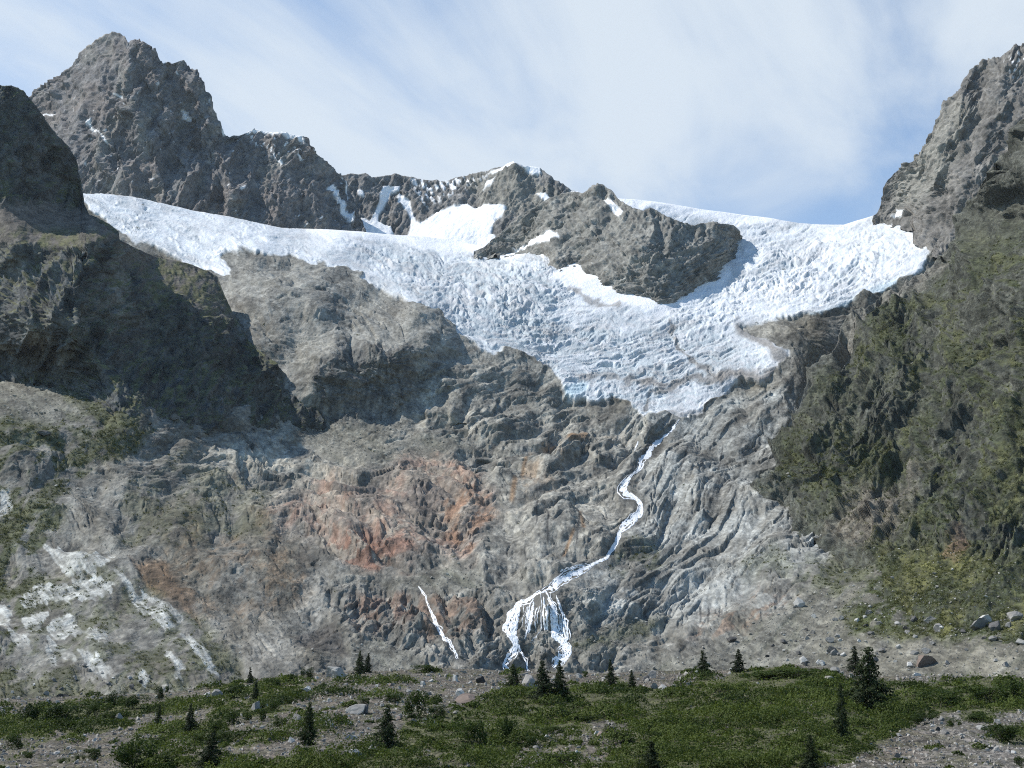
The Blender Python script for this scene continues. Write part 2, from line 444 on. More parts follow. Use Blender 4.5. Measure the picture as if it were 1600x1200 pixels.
L = Layer(-140, 1740, VT_F, VB_F, DF, 1.25)
u, v = L.u, L.v
w1 = fbm(uvp(u, v), 60, 4, 1); w2 = fbm(uvp(u, v, w=50), 60, 4, 5)
uw, vw = u + 9 * w1, v + 7 * w2            # roughened outlines
wp = 5 * w1
ice = pmask(uw, vw, ICEPOLY, 2.2, 9 * fbm(uvp(u, v, -20, 2.2, 1, 15), 40, 4, 12, .6))
rockm = 1 - ice
FSTROKES = [
 # hillside crests and gullies on the left
 ([(180,640),(280,655),(400,700),(500,780),(560,860),(560,960)],40,14,'g'),([(0,700),(90,760),(130,800),(150,860)],22,-10,'g'),([(60,640),(150,700),(170,780)],26,9,'g'),
 ([(480,850),(525,880),(540,950)],16,7,'g'),([(500,820),(560,870),(640,905),(760,905)],14,-9,'g'),
 ([(500,955),(530,980),(545,1020)],13,8,'g'),([(440,985),(475,1000)],12,6,'g'),
 # slabs
 ([(640,500),(650,560),(655,620),(600,655)],14,-12,'g'),([(690,620),(740,600),(830,590)],22,8,'g'),([(620,650),(660,640),(720,640),(750,660)],20,10,'g'),
 ([(520,690),(600,700),(680,690),(760,690)],18,-8,'g'),([(740,700),(770,712)],10,6,'g'),([(762,700),(752,735)],6,-18,'g'),([(735,712),(745,730)],9,9,'g'),
 ([(690,520),(705,510)],10,6,'g'),([(570,760),(550,790)],14,7,'g'),
 ([(790,800),(850,780),(900,785)],22,14,'g'),([(775,850),(800,860),(840,850)],14,-10,'g'),([(780,850),(840,825),(900,840)],14,9,'g'),([(700,640),(745,650)],16,14,'g'),([(665,640),(670,670)],10,10,'g'),([(718,650),(722,680)],6,-10,'g'),([(900,690),(960,670),(1000,680)],12,7,'g'),([(1003,688),(1022,672),(1042,664)],9,20,'g'),
 ([(935,748),(960,748),(978,758)],9,15,'g'),([(962,778),(990,796)],10,12,'g'),([(945,835),(958,845)],10,14,'g'),([(960,815),(972,808)],6,7,'g'),([(925,708),(950,714),(978,726)],13,20,'g'),([(900,668),(945,675)],9,9,'g'),
 (STREAM,8,-16,'g'),
 ([(1150,800),(1200,790)],10,7,'g'),([(1150,806),(1190,802)],5,-7,'g'),([(1050,810),(1100,800)],9,6,'g'),([(1060,870),(1080,840),(1130,820)],8,-6,'g'),
 ([(1220,600),(1215,700),(1240,790),(1320,840)],26,-14,'g'),
 ([(1050,995),(1120,960),(1200,925),(1250,895),(1330,865)],17,20,'g'),([(1140,1004),(1220,955),(1245,928)],8,-12,'g'),([(1340,935),(1310,970),(1290,1000),(1270,1020)],5,7,'c'),([(1400,900),(1350,960)],5,6,'c'),([(1250,960),(1180,1030)],6,-5,'g'),
 ([(900,960),(1000,945),(1100,930)],14,6,'g'),
 ([(1280,1000),(1340,930),(1400,900)],6,5,'g'),
 # waterfall wall
 ([(812,948),(845,938),(880,950)],9,5,'g'),([(838,1000),(850,1000)],12,7,'g'),([(850,1035),(845,1020)],11,6,'g'),([(780,1045),(783,960),(800,940)],8,-5,'g'),
 (SIDE,7,-8,'g'),([(620,960),(560,950)],20,6,'g'),([(740,960),(700,970)],18,7,'g'),
 # glacier front and ice edges
 ([(886,622),(930,624),(985,630)],6,-5,'g'),
]
L.cut += strokes(uw * .6 + u * .4, vw * .6 + v * .4, FSTROKES)
L.cut += pmask(uw, vw, ICEPOLY, 5) * (2.4 + 4 * pmask(u, v, [(860,560),(1000,600),(1120,620),(1000,670),(860,640)], 20))
L.base()

# relief
damp = np.ones(u.shape)
for p in (STREAM, SIDE): damp *= 1 - .75 * smask(u, v, p, 9, .8)
for p in FALLS.values(): damp *= 1 - .8 * smask(u, v, p, 7, .8)
near = sstep(560, 1050, v)
low = fbm(uvp(uw, vw, 0, 1, .8), 150, 3, 3) * 10
def comp(mask, fn, thr=.01):
    sel = mask > thr
    if sel.any(): L.out[sel] += mask[sel] * fn(sel)
A_right = pmask(uw, vw, [(985,640),(1240,600),(1300,850),(1240,930),(1000,990),(880,960),(960,860),(1010,780),(980,740)], 25)      # slabs east of the stream
A_mid = pmask(uw, vw, [(640,560),(860,570),(900,630),(1040,650),(1000,720),(960,850),(860,920),(760,920),(700,860),(740,740),(640,680)], 25)
A_left = pmask(uw, vw, [(330,690),(520,650),(660,690),(760,740),(720,860),(620,900),(520,870),(400,800),(280,740)], 25)
A_up = pmask(uw, vw, [(300,400),(520,410),(720,500),(860,570),(640,560),(640,660),(500,670),(400,560)], 20)
A_wall = pmask(uw, vw, [(500,900),(650,910),(780,925),(900,925),(1000,960),(960,1050),(700,1050),(620,1020),(520,960)], 15)
A_hill0 = 0; A_hill = np.clip(1 - A_right - A_mid - A_left - A_up - A_wall, 0, 1) * rockm
scree_r = pmask(uw, vw, [(960,1060),(1100,1010),(1230,950),(1290,900),(1340,880),(1420,930),(1620,980),(1700,1100),(960,1100)], 12)
scree_l = np.maximum(pmask(uw, vw, [(-140,640),(-140,580),(60,588),(120,602),(190,635),(150,660),(60,665)], 8), pmask(uw, vw, [(440,670),(520,655),(640,655),(600,690),(700,680),(760,690),(620,725),(520,715)], 10) * .9)
gravel = np.maximum(pmask(uw, vw, [(600,905),(650,895),(740,880),(760,925),(640,918),(600,912)], 10), pmask(uw, vw, [(555,1005),(600,990),(660,1030),(640,1060),(540,1060)], 6))
gravel = np.maximum(gravel, pmask(uw, vw, [(890,1000),(960,970),(1050,950),(1000,1000),(910,1030)], 8))
soft = np.clip(1 - .8 * np.maximum(np.maximum(scree_r, scree_l), gravel), 0, 1)
PALEA = pmask(uw, vw, [(60,850),(180,870),(290,960),(350,1050),(280,1065),(180,1060),(60,1040),(0,1010),(0,940)], 14)
rk = (1 - .6 * PALEA) * (1 - pmask(uw, vw, ICEPOLY, 16)) * damp * soft
L.out += low * rockm * soft * damp
BT = np.full(u.shape, .5)      # a tone of its own for every block
def rf(th, **kw): return lambda m: rockface(u[m], v[m], uw[m], vw[m], th, tint=(BT, m), **kw)
comp(A_right * rk, rf(36, size=1.15, hump=10, led=5, fine=.8, crack=5, stretch=3.4, k=1))
comp(A_mid * rk, rf(14, size=1.0, hump=16, led=6, fine=.8, crack=4.5, stretch=2.2, k=3))
comp(A_left * rk, rf(-14, size=.9, hump=11, led=6.5, fine=1.3, crack=4, stretch=3, k=5))
comp(A_up * rk, rf(-26, size=1.1, hump=8, led=3.6, fine=.8, crack=4, stretch=2.6, k=7))
comp(A_wall * rk, rf(8, size=.85, hump=13, led=7, fine=3.4, crack=4, stretch=1.4, k=9))
comp(A_hill * rk, rf(-16, size=1.2, hump=8, led=3.2, fine=1.2, crack=3.5, stretch=2.2, k=11))
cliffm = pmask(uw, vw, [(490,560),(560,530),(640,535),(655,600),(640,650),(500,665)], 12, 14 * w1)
comp(cliffm, lambda s: 2.6 * fbm(uvp(uw[s], vw[s], 80, 2.5, 1), 30, 4, 31, .55, 'r') + rockface(u[s], v[s], uw[s], vw[s], -20, .8, 4, 4, 1.2, 3, 21, 1.2))
sc_all = np.maximum(np.maximum(scree_r, scree_l), gravel) * rockm
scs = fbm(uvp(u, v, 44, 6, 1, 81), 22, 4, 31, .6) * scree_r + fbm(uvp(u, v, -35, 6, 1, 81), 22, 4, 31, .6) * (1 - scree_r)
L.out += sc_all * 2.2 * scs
L.out += sc_all * (.9 * fbm(uvp(u, v, 0, 1, .7), 9, 4, 33, .7, 'b') + 2 * fbm(uvp(u, v, 50, 4, 1), 60, 3, 34))
# ice: arched crevasses across the flow and broken seracs
th_c = fbm(uvp(u, v), 220, 2, 2)
arc = v + .29 * np.sqrt((u - 870) ** 2 + 130 ** 2) + 7 * w2
q1 = np.stack([(u + 12 * w1) / 5.5, arc, 0 * u], -1)
q2 = np.stack([(u * .8 + v * .55) / 3.5, arc * .9 - u * .12, 0 * u + 3], -1)
q3 = np.stack([(u + 5 * w1) / 9, arc, 0 * u + 9], -1)
cr1 = fbm(q1, 9, 3, 9, .6, 'r') + .7 * fbm(q3, 26, 3, 19, .5, 'r'); cr2 = .8 * fbm(q2, 9, 4, 13, .64, 'r') + .5 * fbm(q1, 15, 3, 29, .5, 'r') + .4 * fbm(q3, 30, 3, 19, .5, 'r')
bl = sstep(980, 1120, u) * sstep(640, 560, v) * 0 + sstep(1060, 1200, u + 20 * w1)
lobe = pmask(uw, vw, [(110,290),(300,318),(430,350),(560,400),(480,410),(380,385),(345,430),(180,365)], 20)
ser = pmask(uw, vw, [(560,385),(700,400),(850,400),(900,440),(860,520),(740,520),(640,465)], 35)
ser_r = pmask(uw, vw, [(1150,380),(1330,360),(1440,380),(1380,440),(1250,480),(1100,500),(1050,490)], 35)
tong = pmask(uw, vw, [(740,515),(900,500),(1080,500),(1180,530),(1200,580),(1000,650),(880,620)], 25)
smoothsnow = np.maximum(pmask(uw, vw, [(860,430),(905,400),(960,447),(1020,470),(1090,445),(1150,400),(1130,440),(1040,490),(950,475),(900,455)], 5),
                        np.maximum(pmask(uw, vw, [(930,300),(1120,322),(1250,340),(1160,350),(1100,342),(1000,330)], 6), pmask(uw, vw, [(640,360),(860,370),(880,385),(800,398),(700,385)], 6)))
n_s = fbm(uvp(u, v, w=91), 10, 2, 36)
smoothsnow = np.maximum(smoothsnow, pmask(uw, vw, [(480,352),(760,372),(740,392),(600,378),(480,366)], 4) * .8)
icer = ice * (1 - .85 * smoothsnow)
amp = (.9 + 1.6 * ser + 1.8 * ser_r + 1.3 * tong + .5 * lobe) * (.45 + .9 * sstep(-.3, .4, fbm(uvp(u, v, 0, 1.5, 1, 77), 50, 3, 26)))
L.out += icer * amp * (cr1 * (1 - bl) + cr2 * bl)
L.out += icer * (.3 + 2.0 * ser + 1.0 * ser_r) * fbm(np.stack([u / 1.8, arc, 0 * u], -1), 15, 5, 17, .6, 'b')
zi1, ii1, ei1 = blocks((u + 6 * w1) / 2.6 + 2 * n_s, arc + 3 * n_s, 9.5, 3); zi2, ii2, ei2 = blocks((u + 4 * w1) / 2.0, arc + 2 * n_s, 4.6, 5); zi3, ii3, ei3 = blocks((u + 6 * w1) / 1.6, arc, 17, 7)
sera = (.06 + 1.0 * ser + .85 * ser_r + .5 * tong + .08 * lobe) * (.35 + .9 * sstep(-.35, .3, fbm(uvp(u, v, 0, 1.6, 1, 79), 60, 3, 23)))
crev = np.exp(-np.abs(fbm(np.stack([(u + 5 * w1) / 7, arc, 0 * u + 21], -1), 20, 3, 27, .5)) / .05) * sstep(-.2, .3, fbm(uvp(u, v, 0, 2, 1, 83), 70, 2, 30)) * icer
L.out -= 2.6 * crev
L.out += icer * sera * (1.5 * zi1 + 1.0 * zi2 + 1.6 * zi3 * np.maximum(ser, ser_r) - 1.6 * np.exp(-ei1 / .07) * (ii1 > .4))
L.out += ice * (4 * fbm(uvp(u, v, 0, 1.6, 1), 120, 3, 21) + 3.5 * fbm(q3, 60, 3, 25))
L.out += icer * lobe * 1.4 * fbm(uvp(u + 8 * w1, v, -22, 5, 1), 16, 4, 25, .6, 'r')
L.displace()

# colours of the ground, with shade painted on the cliff step
n1 = fbm(uvp(u, v, 10, 1.6, 1, 7), 60, 5, 2, .6); n2 = fbm(uvp(u, v, 30, 2, 1, 9), 22, 5, 6, .65); n3 = fbm(uvp(u, v, w=19), 130, 4, 10, .55)
n4 = fbm(uvp(u, v, 0, 1, 1, 31), 9, 3, 14, .7)
st = fbm(uvp(uw, vw, 30, 5, 1, 41), 8, 4, 21, .65) * A_right + fbm(uvp(uw, vw, 14, 5, 1, 41), 8, 4, 21, .65) * A_mid + fbm(uvp(uw, vw, -18, 5, 1, 41), 8, 4, 21, .65) * np.clip(1 - A_right - A_mid, 0, 1)
cvar = np.clip(.72 + .56 * BT + .30 * n1 + .22 * n2 + .34 * st + .12 * n4, .3, 2.1)
col = np.repeat(ROCK[None], len(u), 0)
col = mixc(col, A_right * .7 * sstep(-.6, .4, n1), (.285, .287, .278))
col = mixc(col, A_mid * .6 * sstep(-.5, .5, n2), (.30, .282, .248))
col = mixc(col, A_left * .8 * sstep(-.5, .5, n1), (.36, .33, .28))
col = mixc(col, A_up * .5 * sstep(-.5, .5, n2), (.25, .243, .228))
col = mixc(col, A_up * .2 * sstep(.0, .6, n3), BROWN)
col = mixc(col, .75 * A_hill * sstep(-.5, .6, n3), (.125, .11, .085))
col = mixc(col, sc_all * .85, SCREE * 1.0)
col = mixc(col, scree_r * .8 * sstep(1150, 1400, u), TALUS)
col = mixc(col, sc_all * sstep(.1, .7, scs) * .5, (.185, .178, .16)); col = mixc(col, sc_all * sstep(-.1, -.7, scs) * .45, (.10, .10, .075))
ox = pmask(uw, vw, [(400,800),(480,760),(545,745),(600,725),(680,705),(750,730),(780,770),(770,820),(740,872),(690,860),(650,888),(600,896),(545,875),(510,840),(450,825)], 22, 22 * n1)
col = mixc(col, ox * (.32 + .48 * sstep(-.15, .35, .8 * (BT - .5) + .5 * n2 + .3 * n1)), OXIDE)
col = mixc(col, pmask(uw, vw, [(520,840),(590,830),(640,860),(600,895),(540,872)], 10, 8 * n1) * .6 * sstep(.35, .6, BT), (.16, .075, .052))
col = mixc(col, pmask(uw, vw, [(680,775),(765,770),(775,800),(740,860),(690,830)], 10, 10 * n1) * .6 * sstep(-.3, .4, n2), (.22, .125, .075))
col = mixc(col, pmask(uw, vw, [(225,850),(300,815),(420,820),(480,850),(500,920),(420,960),(320,960),(270,930),(230,900)], 18, 18 * n3) * sstep(-.3, .2, .5 * n2 + BT - .5) * .7, RUST)
col = mixc(col, pmask(uw, vw, [(200,885),(260,880),(300,935),(310,975),(270,950)], 8, 8 * n1) * .7, (.14, .085, .05))
col = mixc(col, pmask(uw, vw, [(525,930),(600,915),(660,930),(760,950),(770,985),(690,1000),(600,985),(545,970)], 12, 12 * n1) * sstep(-.3, .15, .5 * n2 + BT - .5) * .8, (.165, .108, .08))
col = mixc(col, pmask(uw, vw, [(455,860),(480,845),(515,855),(528,880),(500,890),(465,880)], 6, 5 * n2) * .8, (.075, .07, .063))
col = mixc(col, pmask(uw, vw, [(455,990),(490,975),(520,960),(545,1020),(500,1022),(470,1015)], 6, 6 * n2) * .85, (.07, .063, .058))
col = mixc(col, pmask(uw, vw, [(560,940),(590,915),(640,925),(655,1000),(620,1010),(580,985)], 8, 8 * n2) * .5 * (BT > .52), (.09, .06, .05))
col = mixc(col, pmask(uw, vw, [(1060,1000),(1090,955),(1200,910),(1250,925),(1190,965),(1110,1000)], 10, 10 * n1) * sstep(-.1, .5, n2) * .7, (.19, .13, .095))
col = mixc(col, pmask(uw, vw, [(780,690),(880,670),(950,640),(900,630),(1000,690),(860,760),(800,790)], 25) * sstep(.15, .6, n1) * .6, (.23, .16, .105))
for pts, wd in (([(822,712),(816,735)],3),([(905,790),(912,822)],3),([(895,835),(882,860)],2.5),([(915,672),(890,688)],5),([(805,745),(800,775)],4)):
    col = mixc(col, smask(u, v, pts, wd, .8) * .7, (.24, .14, .07))
col = col * cvar[:, None]
col = mixc(col, cliffm * (.30 + .4 * sstep(-.3, .3, fbm(uvp(u, v, 88, 6, 1, 3), 10, 3, 17))), (.062, .062, .064))  # wet dark streaks plus the cliff step's shade, painted into the colour
col = mixc(col, A_up * (1 - cliffm) * .35 * sstep(-.3, .4, n1), (.26, .248, .222))
# plant cover
grass = 0
for poly, a in (([(-140,660),(60,655),(180,640),(280,650),(230,700),(150,720),(90,800),(0,790),(-140,780)],.75),([(-140,790),(60,780),(110,800),(80,860),(40,1000),(60,1060),(-140,1090)],.8),
                ([(60,850),(300,950),(400,1050),(300,1090),(0,1090),(0,900)],.55),([(60,580),(120,600),(190,640),(140,640)],.7),([(1330,985),(1360,900),(1420,900),(1620,960),(1700,1010),(1500,1005),(1400,1000)],.95),([(1240,900),(1330,850),(1390,900),(1340,960)],.6),
                ([(955,870),(1010,850),(1050,870),(1020,905),(960,905)],.6),([(900,1010),(1010,975),(1060,960),(960,1000)],.5),([(1100,870),(1300,860),(1380,880),(1250,920)],.4),([(280,700),(420,760),(420,820),(250,850),(150,850),(200,760)],.35)):
    grass = np.maximum(grass, a * pmask(uw, vw, poly, 14, 14 * n3))
GM = gm = grass * sstep(-.35, .1, n2 * .6 + .7 * n1 + .3 * n3) * sstep(.25, .6, L.nzz + .25) * rockm
col = mixc(col, gm, GRASS * 1.0)
col = mixc(col, gm * sstep(0, .6, n1) * .6, OLIVE)
# pale polished slabs at lower left
for poly in ([(72,845),(95,850),(120,868),(150,880),(182,880),(165,890),(150,900),(120,902),(95,890)],[(40,930),(60,912),(110,908),(160,905),(178,930),(150,940),(80,935),(40,945)],
             [(180,905),(215,925),(250,940),(285,965),(278,972),(258,960),(272,975),(250,980),(225,955)],[(285,990),(300,995),(345,1045),(335,1045),(310,1020)],[(258,1015),(268,1018),(285,1045),(278,1060),(262,1030)],
             [(12,985),(40,995),(40,1012),(20,1005)],[(85,965),(118,960),(120,990),(90,1000),(75,985)],[(75,995),(90,1005),(85,1040),(72,1030)],[(122,1020),(150,1030),(175,1045),(165,1058),(140,1045)],[(130,990),(165,990),(168,1005),(140,1010)],
             [(218,1048),(232,1058),(226,1068),(216,1060)],[(-10,940),(20,950),(15,975),(-10,970)],[(0,760),(14,760),(18,790),(0,800)],[(95,1010),(110,1018),(115,1035),(98,1030)],[(40,960),(75,955),(60,985),(45,985)]):
    col = mixc(col, pmask(u + 3 * w1, v + 3 * w2, poly, 1.3, 2 + 6 * fbm(uvp(u, v, -48, 4, 1, 57), 12, 4, 25, .6) + 4 * n1) * (.4 + .6 * sstep(-.45, .35, fbm(uvp(u, v, -50, 5, 1, 51), 11, 4, 21, .65))), PALE * .92)
for pts, wd in (([(1094,938),(1094,968)],1.6),([(1106,940),(1106,970)],1.6),([(1124,942),(1122,965)],1.2),([(1115,940),(1116,952)],1.0),([(1010,950),(1012,975)],1.2),([(842,790),(838,830)],1.5),([(858,800),(856,850)],1.2),([(905,800),(900,850)],1.5),([(1075,700),(1062,740)],1.2),([(1130,690),(1122,730)],1.2)):
    col = mixc(col, smask(u + 2 * w1, v, pts, wd, .7) * .8, (.045, .045, .047))
# ice colours
icec = np.repeat(ICE[None], len(u), 0)
dirt = sstep(.0, .8, fbm(q3, 24, 5, 29, .62) + .4 * ser + .15 * tong + .25 * fbm(q1, 60, 3, 33))
icec = icec * (.86 + .22 * ii1 + .06 * ii2)[:, None]
icec = mixc(icec, dirt * .62, DIRTY)
icec = mixc(icec, crev * .55, (.38, .42, .44))
icec = mixc(icec, tong * sstep(-.2, .6, n3 + .4 * n1) * .35, (.45, .45, .44))
icec = mixc(icec, icer * sstep(.55, .95, ii3) * (.3 + .5 * ser + .2 * tong), DIRTY * .92)
icec = mixc(icec, icer * sstep(.3, .0, ei1) * (.25 + .3 * ser + .3 * tong), BLUE)
icec = mixc(icec, sstep(.1, -.6, cr1 * (1 - bl) + cr2 * bl) * (.15 + .3 * ser + .25 * tong) * icer, BLUE)
icec = icec * (1 - .10 * ser - .07 * tong)[:, None]
icec = mixc(icec, smoothsnow, SNOW)
for pts, wd, a in (([(1040,500),(1060,530),(1075,560),(1090,578),(1130,590)],4,.8),([(1130,592),(1180,588),(1240,575)],8,.9),([(1000,602),(1060,596),(1130,592)],5,.8),([(900,592),(960,590),(1010,600)],3,.6),
                   ([(1010,640),(1020,612),(1060,600)],4,.75),([(1160,515),(1190,530),(1225,560)],9,.85),([(995,640),(960,628),(900,624)],3,.8),([(1030,655),(1100,632),(1160,608),(1240,590)],4,.5),([(1225,505),(1290,490),(1340,468)],3.5,.7),([(890,450),(935,472),(960,476)],3.5,.7)):
    icec = mixc(icec, smask(uw, vw, pts, wd, .7, 5 * n2) * a, (.24, .22, .195))
icec = mixc(icec, smask(u, v, [(890,612),(910,605)], 8, .5) * .8, (.50, .64, .70))
icec = mixc(icec, smask(u, v, [(1250,500),(1300,490),(1350,462),(1400,440)], 7, .8) * .6, (.52, .64, .68))
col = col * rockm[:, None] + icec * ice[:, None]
# wet rock near the falls
wet = 0
for p in list(FALLS.values()) + [SIDE, STREAM]: wet = np.maximum(wet, smask(u, v, p, 9, .8))
col = col * (1 - .35 * wet * rockm)[:, None]
M_main = terrain_mat('slope_rock', .9, var=.38, bump=.6, speck=.25, ydep=.3)
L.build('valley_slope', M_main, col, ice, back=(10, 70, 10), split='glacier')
MAIN = L

# ---- generic rock layer
def rock_layer(name, rng, vt, vb, ctrl, stroke, mat, noise, color, back=(10, 60, 60), split=None, extra=None, c=25, silh=.35, warp=(7, 6)):
    D = rbf(ctrl, c)
    La = Layer(rng[0], rng[1], vt, vb, D)
    u, v = La.u, La.v
    La.w1 = fbm(uvp(u, v), 50, 4, 3); La.w2 = fbm(uvp(u, v, w=40), 50, 4, 8)
    La.uw, La.vw = u + warp[0] * La.w1, v + warp[1] * La.w2
    La.cut += strokes(La.uw, La.vw, stroke)
    if extra: extra(La)
    La.base(); noise(La); La.displace(silh=silh)
    col, ice = color(La)
    La.build(name, mat, col, ice, back=back, split=split)
    return La

# ---- left peak
def nzA(La):
    uw, vw, u, v = La.uw, La.vw, La.u, La.v
    pt = sstep(-.4, .4, fbm(uvp(u, v, w=71), 60, 3, 9))
    La.out += .8 * rockface(u, v, uw, vw, 60, .8, 5, 5, 2.6, 3, 12, 2.2) + 9 * fbm(uvp(uw, vw, 72, 2.4, 1), 90, 3, 4, .45, 'r')
    La.out += (1.5 + 3 * pt) * fbm(uvp(uw, vw, 66, 1.8, 1), 30, 4, 14, .5, 'r')
    La.out += 2.2 * fbm(uvp(u, v, -50, 2.5, 1), 16, 5, 22, .6, 'r') + 3 * pt * ledge((v * .8 - u * .5) / 26 + 1.6 * fbm(uvp(uw, vw, 20, 2, 1), 50, 4, 17), .3)
def colA(La):
    u, v = La.u, La.v
    n1 = fbm(uvp(u, v, 70, 2, 1, 7), 50, 5, 2, .6); n2 = fbm(uvp(u, v, w=9), 18, 5, 6, .65); n3 = fbm(uvp(u, v, w=9), 90, 3, 16, .6)
    c = np.repeat(np.array((.165, .156, .158))[None], len(u), 0) * (1 + .3 * n1 + .25 * n2)[:, None]
    c = mixc(c, sstep(-.2, .5, n3) * .6, (.175, .147, .136))
    c = mixc(c, sstep(.1, .6, n1) * .4, (.20, .19, .165))
    s = np.zeros(len(u))
    for pts, w in (([(135,184),(150,202),(168,222)],1.8),([(66,178),(80,177)],1.6),([(172,140),(184,146)],1.6),([(288,172),(298,184)],1.8),([(385,209),(397,206),(424,209),(445,212),(470,215)],5),
                   ([(434,240),(440,258)],1.5),([(456,240),(470,255)],1.5),([(515,295),(540,318),(552,345)],3.5),([(525,270),(533,280)],1.2),([(347,192),(352,200)],1.2),([(538,285),(545,310)],1.4)):
        s = np.maximum(s, smask(La.uw, La.vw, pts, w, .6, 1.5 * n2))
    sp = pmask(u, v, [(385,208),(490,214),(492,232),(440,250),(400,235)], 10) * sstep(.5, .62, fbm(uvp(u, v, 70, 2, 1, 3), 7, 3, 30, .6)) * .9
    sp = np.maximum(sp, .7 * sstep(.95, 1.05, fbm(uvp(u, v, 40, 2, 1, 3), 9, 3, 33, .6)) * sstep(60, 160, u))
    s = np.maximum(s, sp)
    return mixc(c, s, SNOW * .92), s * .9
VT_A = interp([(-140,230),(0,190),(30,165),(45,148),(52,136),(60,129),(75,127),(85,118),(94,111),(109,99),(118,81),(128,72),(139,67),(154,56),(165,49),(175,47),(184,48),(193,51),(197,60),(207,62),(217,60),(232,69),(240,76),(247,82),(255,97),(262,97),(270,99),(277,98),(290,100),(300,103),(309,112),(319,131),(330,154),(339,172),(349,195),(355,203),(362,210),(370,212),(379,211),(388,207),(397,205),(410,206),(424,208),(437,209),(450,211),(465,213),(480,214),(486,221),(491,229),(506,249),(515,257),(525,266),(532,276),(545,296),(560,330),(575,372)])
VB_A = interp([(-140,380),(575,380)])
ctrlA = [(-140,230,3100),(45,150,3330),(60,180,3250),(90,112,3300),(120,150,3150),(184,48,3180),(217,60,3190),(300,103,3180),(362,210,3130),(100,250,2870),(200,250,2900),(300,250,2930),(130,320,2760),(250,320,2770),(350,340,2800),(430,352,2870),(540,360,3000),(575,372,3040),(397,205,3180),(480,214,3180),(540,285,3230),(400,280,3000),(480,290,3060),(0,320,2750),(-140,330,2750),(0,378,2700),(300,378,2740),(575,390,3000),(205,150,2990),(300,180,3060),(165,140,3040),(240,200,2960),(330,260,2930)]
strA = [([(193,51),(203,100),(214,160),(238,230),(262,310)],34,40,'c'),([(206,70),(222,130),(246,190),(285,290)],18,-30,'c'),([(217,60),(242,120),(268,190),(300,290)],18,24,'c'),([(258,96),(275,150),(304,220),(345,320)],22,-34,'c'),
        ([(300,103),(308,150),(332,210),(366,290),(392,345)],26,34,'c'),([(139,67),(150,140),(170,200),(200,290)],18,10,'c'),([(160,70),(172,140),(195,210),(225,300)],14,-8,'c'),
        ([(362,210),(372,250),(390,300),(405,345)],18,-22,'c'),([(430,210),(440,260),(432,345)],16,16,'c'),([(465,225),(470,270),(465,345)],10,-9,'c'),([(482,214),(492,270),(505,350)],16,14,'c'),
        ([(75,190),(125,183),(165,222),(200,290),(205,320)],22,18,'g'),([(135,186),(168,224),(205,300)],6,-9,'g'),([(410,260),(395,330)],9,-8,'c')]
M_far = terrain_mat('peak_rock', 1.9, var=.4, speck=.2)
rock_layer('mountain_peak', (-140, 575), VT_A, VB_A, ctrlA, strA, M_far, nzA, colA, back=(12, 45, 75), silh=.75)

# ---- back ridge with snow gullies
def nzB(La):
    La.out += (.7 * rockface(La.u, La.v, La.uw, La.vw, 60, .7, 4, 5, 2.6, 3, 14, 1.8) + 4 * fbm(uvp(La.uw, La.vw, 70, 1.8, 1), 40, 6, 14, .58, 'r') + 3 * fbm(uvp(La.u, La.v, 30, 2.5, 1), 16, 5, 22, .6, 'r')) * (1 - .85 * snowB(La))
SNB = [[(590,292),(612,290),(640,292),(632,305),(625,318),(640,335),(655,345),(665,352),(690,350),(670,332),(655,320)],]
def snowB(La):
    if hasattr(La, '_s'): return La._s
    u, v = La.uw * .6 + La.u * .4, La.vw * .6 + La.v * .4; s = np.zeros(len(u))
    for poly in ([(545,322),(555,330),(560,340),(578,345),(588,325),(592,300),(598,290),(628,289),(626,297),(612,300),(600,318),(592,335),(592,345),(612,352),(620,362),(600,390),(540,390),(545,360)],
                 [(626,300),(634,305),(640,322),(646,345),(656,348),(668,344),(690,330),(704,324),(730,318),(745,324),(760,320),(778,318),(790,322),(782,338),(770,352),(765,370),(700,375),(660,368),(645,360),(638,340),(625,318)],
                 [(640,330),(648,345),(690,362),(770,366),(800,390),(540,395),(560,370),(640,368)],
                 [(560,295),(572,296),(570,306),(562,304)],[(764,268),(785,257),(802,250),(810,250),(845,260),(846,268),(830,274),(818,262),(806,256),(790,262),(768,270)],[(836,302),(850,304),(864,308),(856,312),(842,310)],[(893,294),(915,299),(912,306),(900,302)],
                 [(762,282),(772,275),(766,288),(752,295)]):
        s = np.maximum(s, pmask(u, v, poly, 1.6))
    sp = pmask(La.u, La.v, [(640,275),(770,265),(720,300),(660,320)], 10) * sstep(.25, .4, fbm(uvp(La.u, La.v, -60, 2, 1, 3), 9, 3, 30, .6)) * .95
    La._s = np.maximum(s, sp)
    return La._s
def colB(La):
    u, v = La.u, La.v
    n1 = fbm(uvp(u, v, 60, 2, 1, 7), 40, 5, 2, .6); n2 = fbm(uvp(u, v, w=9), 15, 5, 6, .65)
    c = np.repeat(np.array((.168, .16, .157))[None], len(u), 0) * (1 + .3 * n1 + .25 * n2)[:, None]
    c = mixc(c, pmask(La.uw, La.vw, [(720,280),(802,256),(870,300),(850,330),(760,330)], 12) * .8, (.215, .203, .18))
    s = snowB(La)
    return mixc(c, s, SNOW), s
VT_B = interp([(505,262),(525,268),(530,273),(549,270),(560,271),(571,269),(581,276),(600,274),(620,271),(642,277),(661,281),(695,282),(710,277),(732,272),(762,266),(773,262),(785,259),(794,255),(802,252),(812,256),(819,259),(832,260),(845,262),(860,274),(875,285),(894,296),(912,302),(940,320),(980,345)])
VB_B = interp([(505,400),(980,400)])
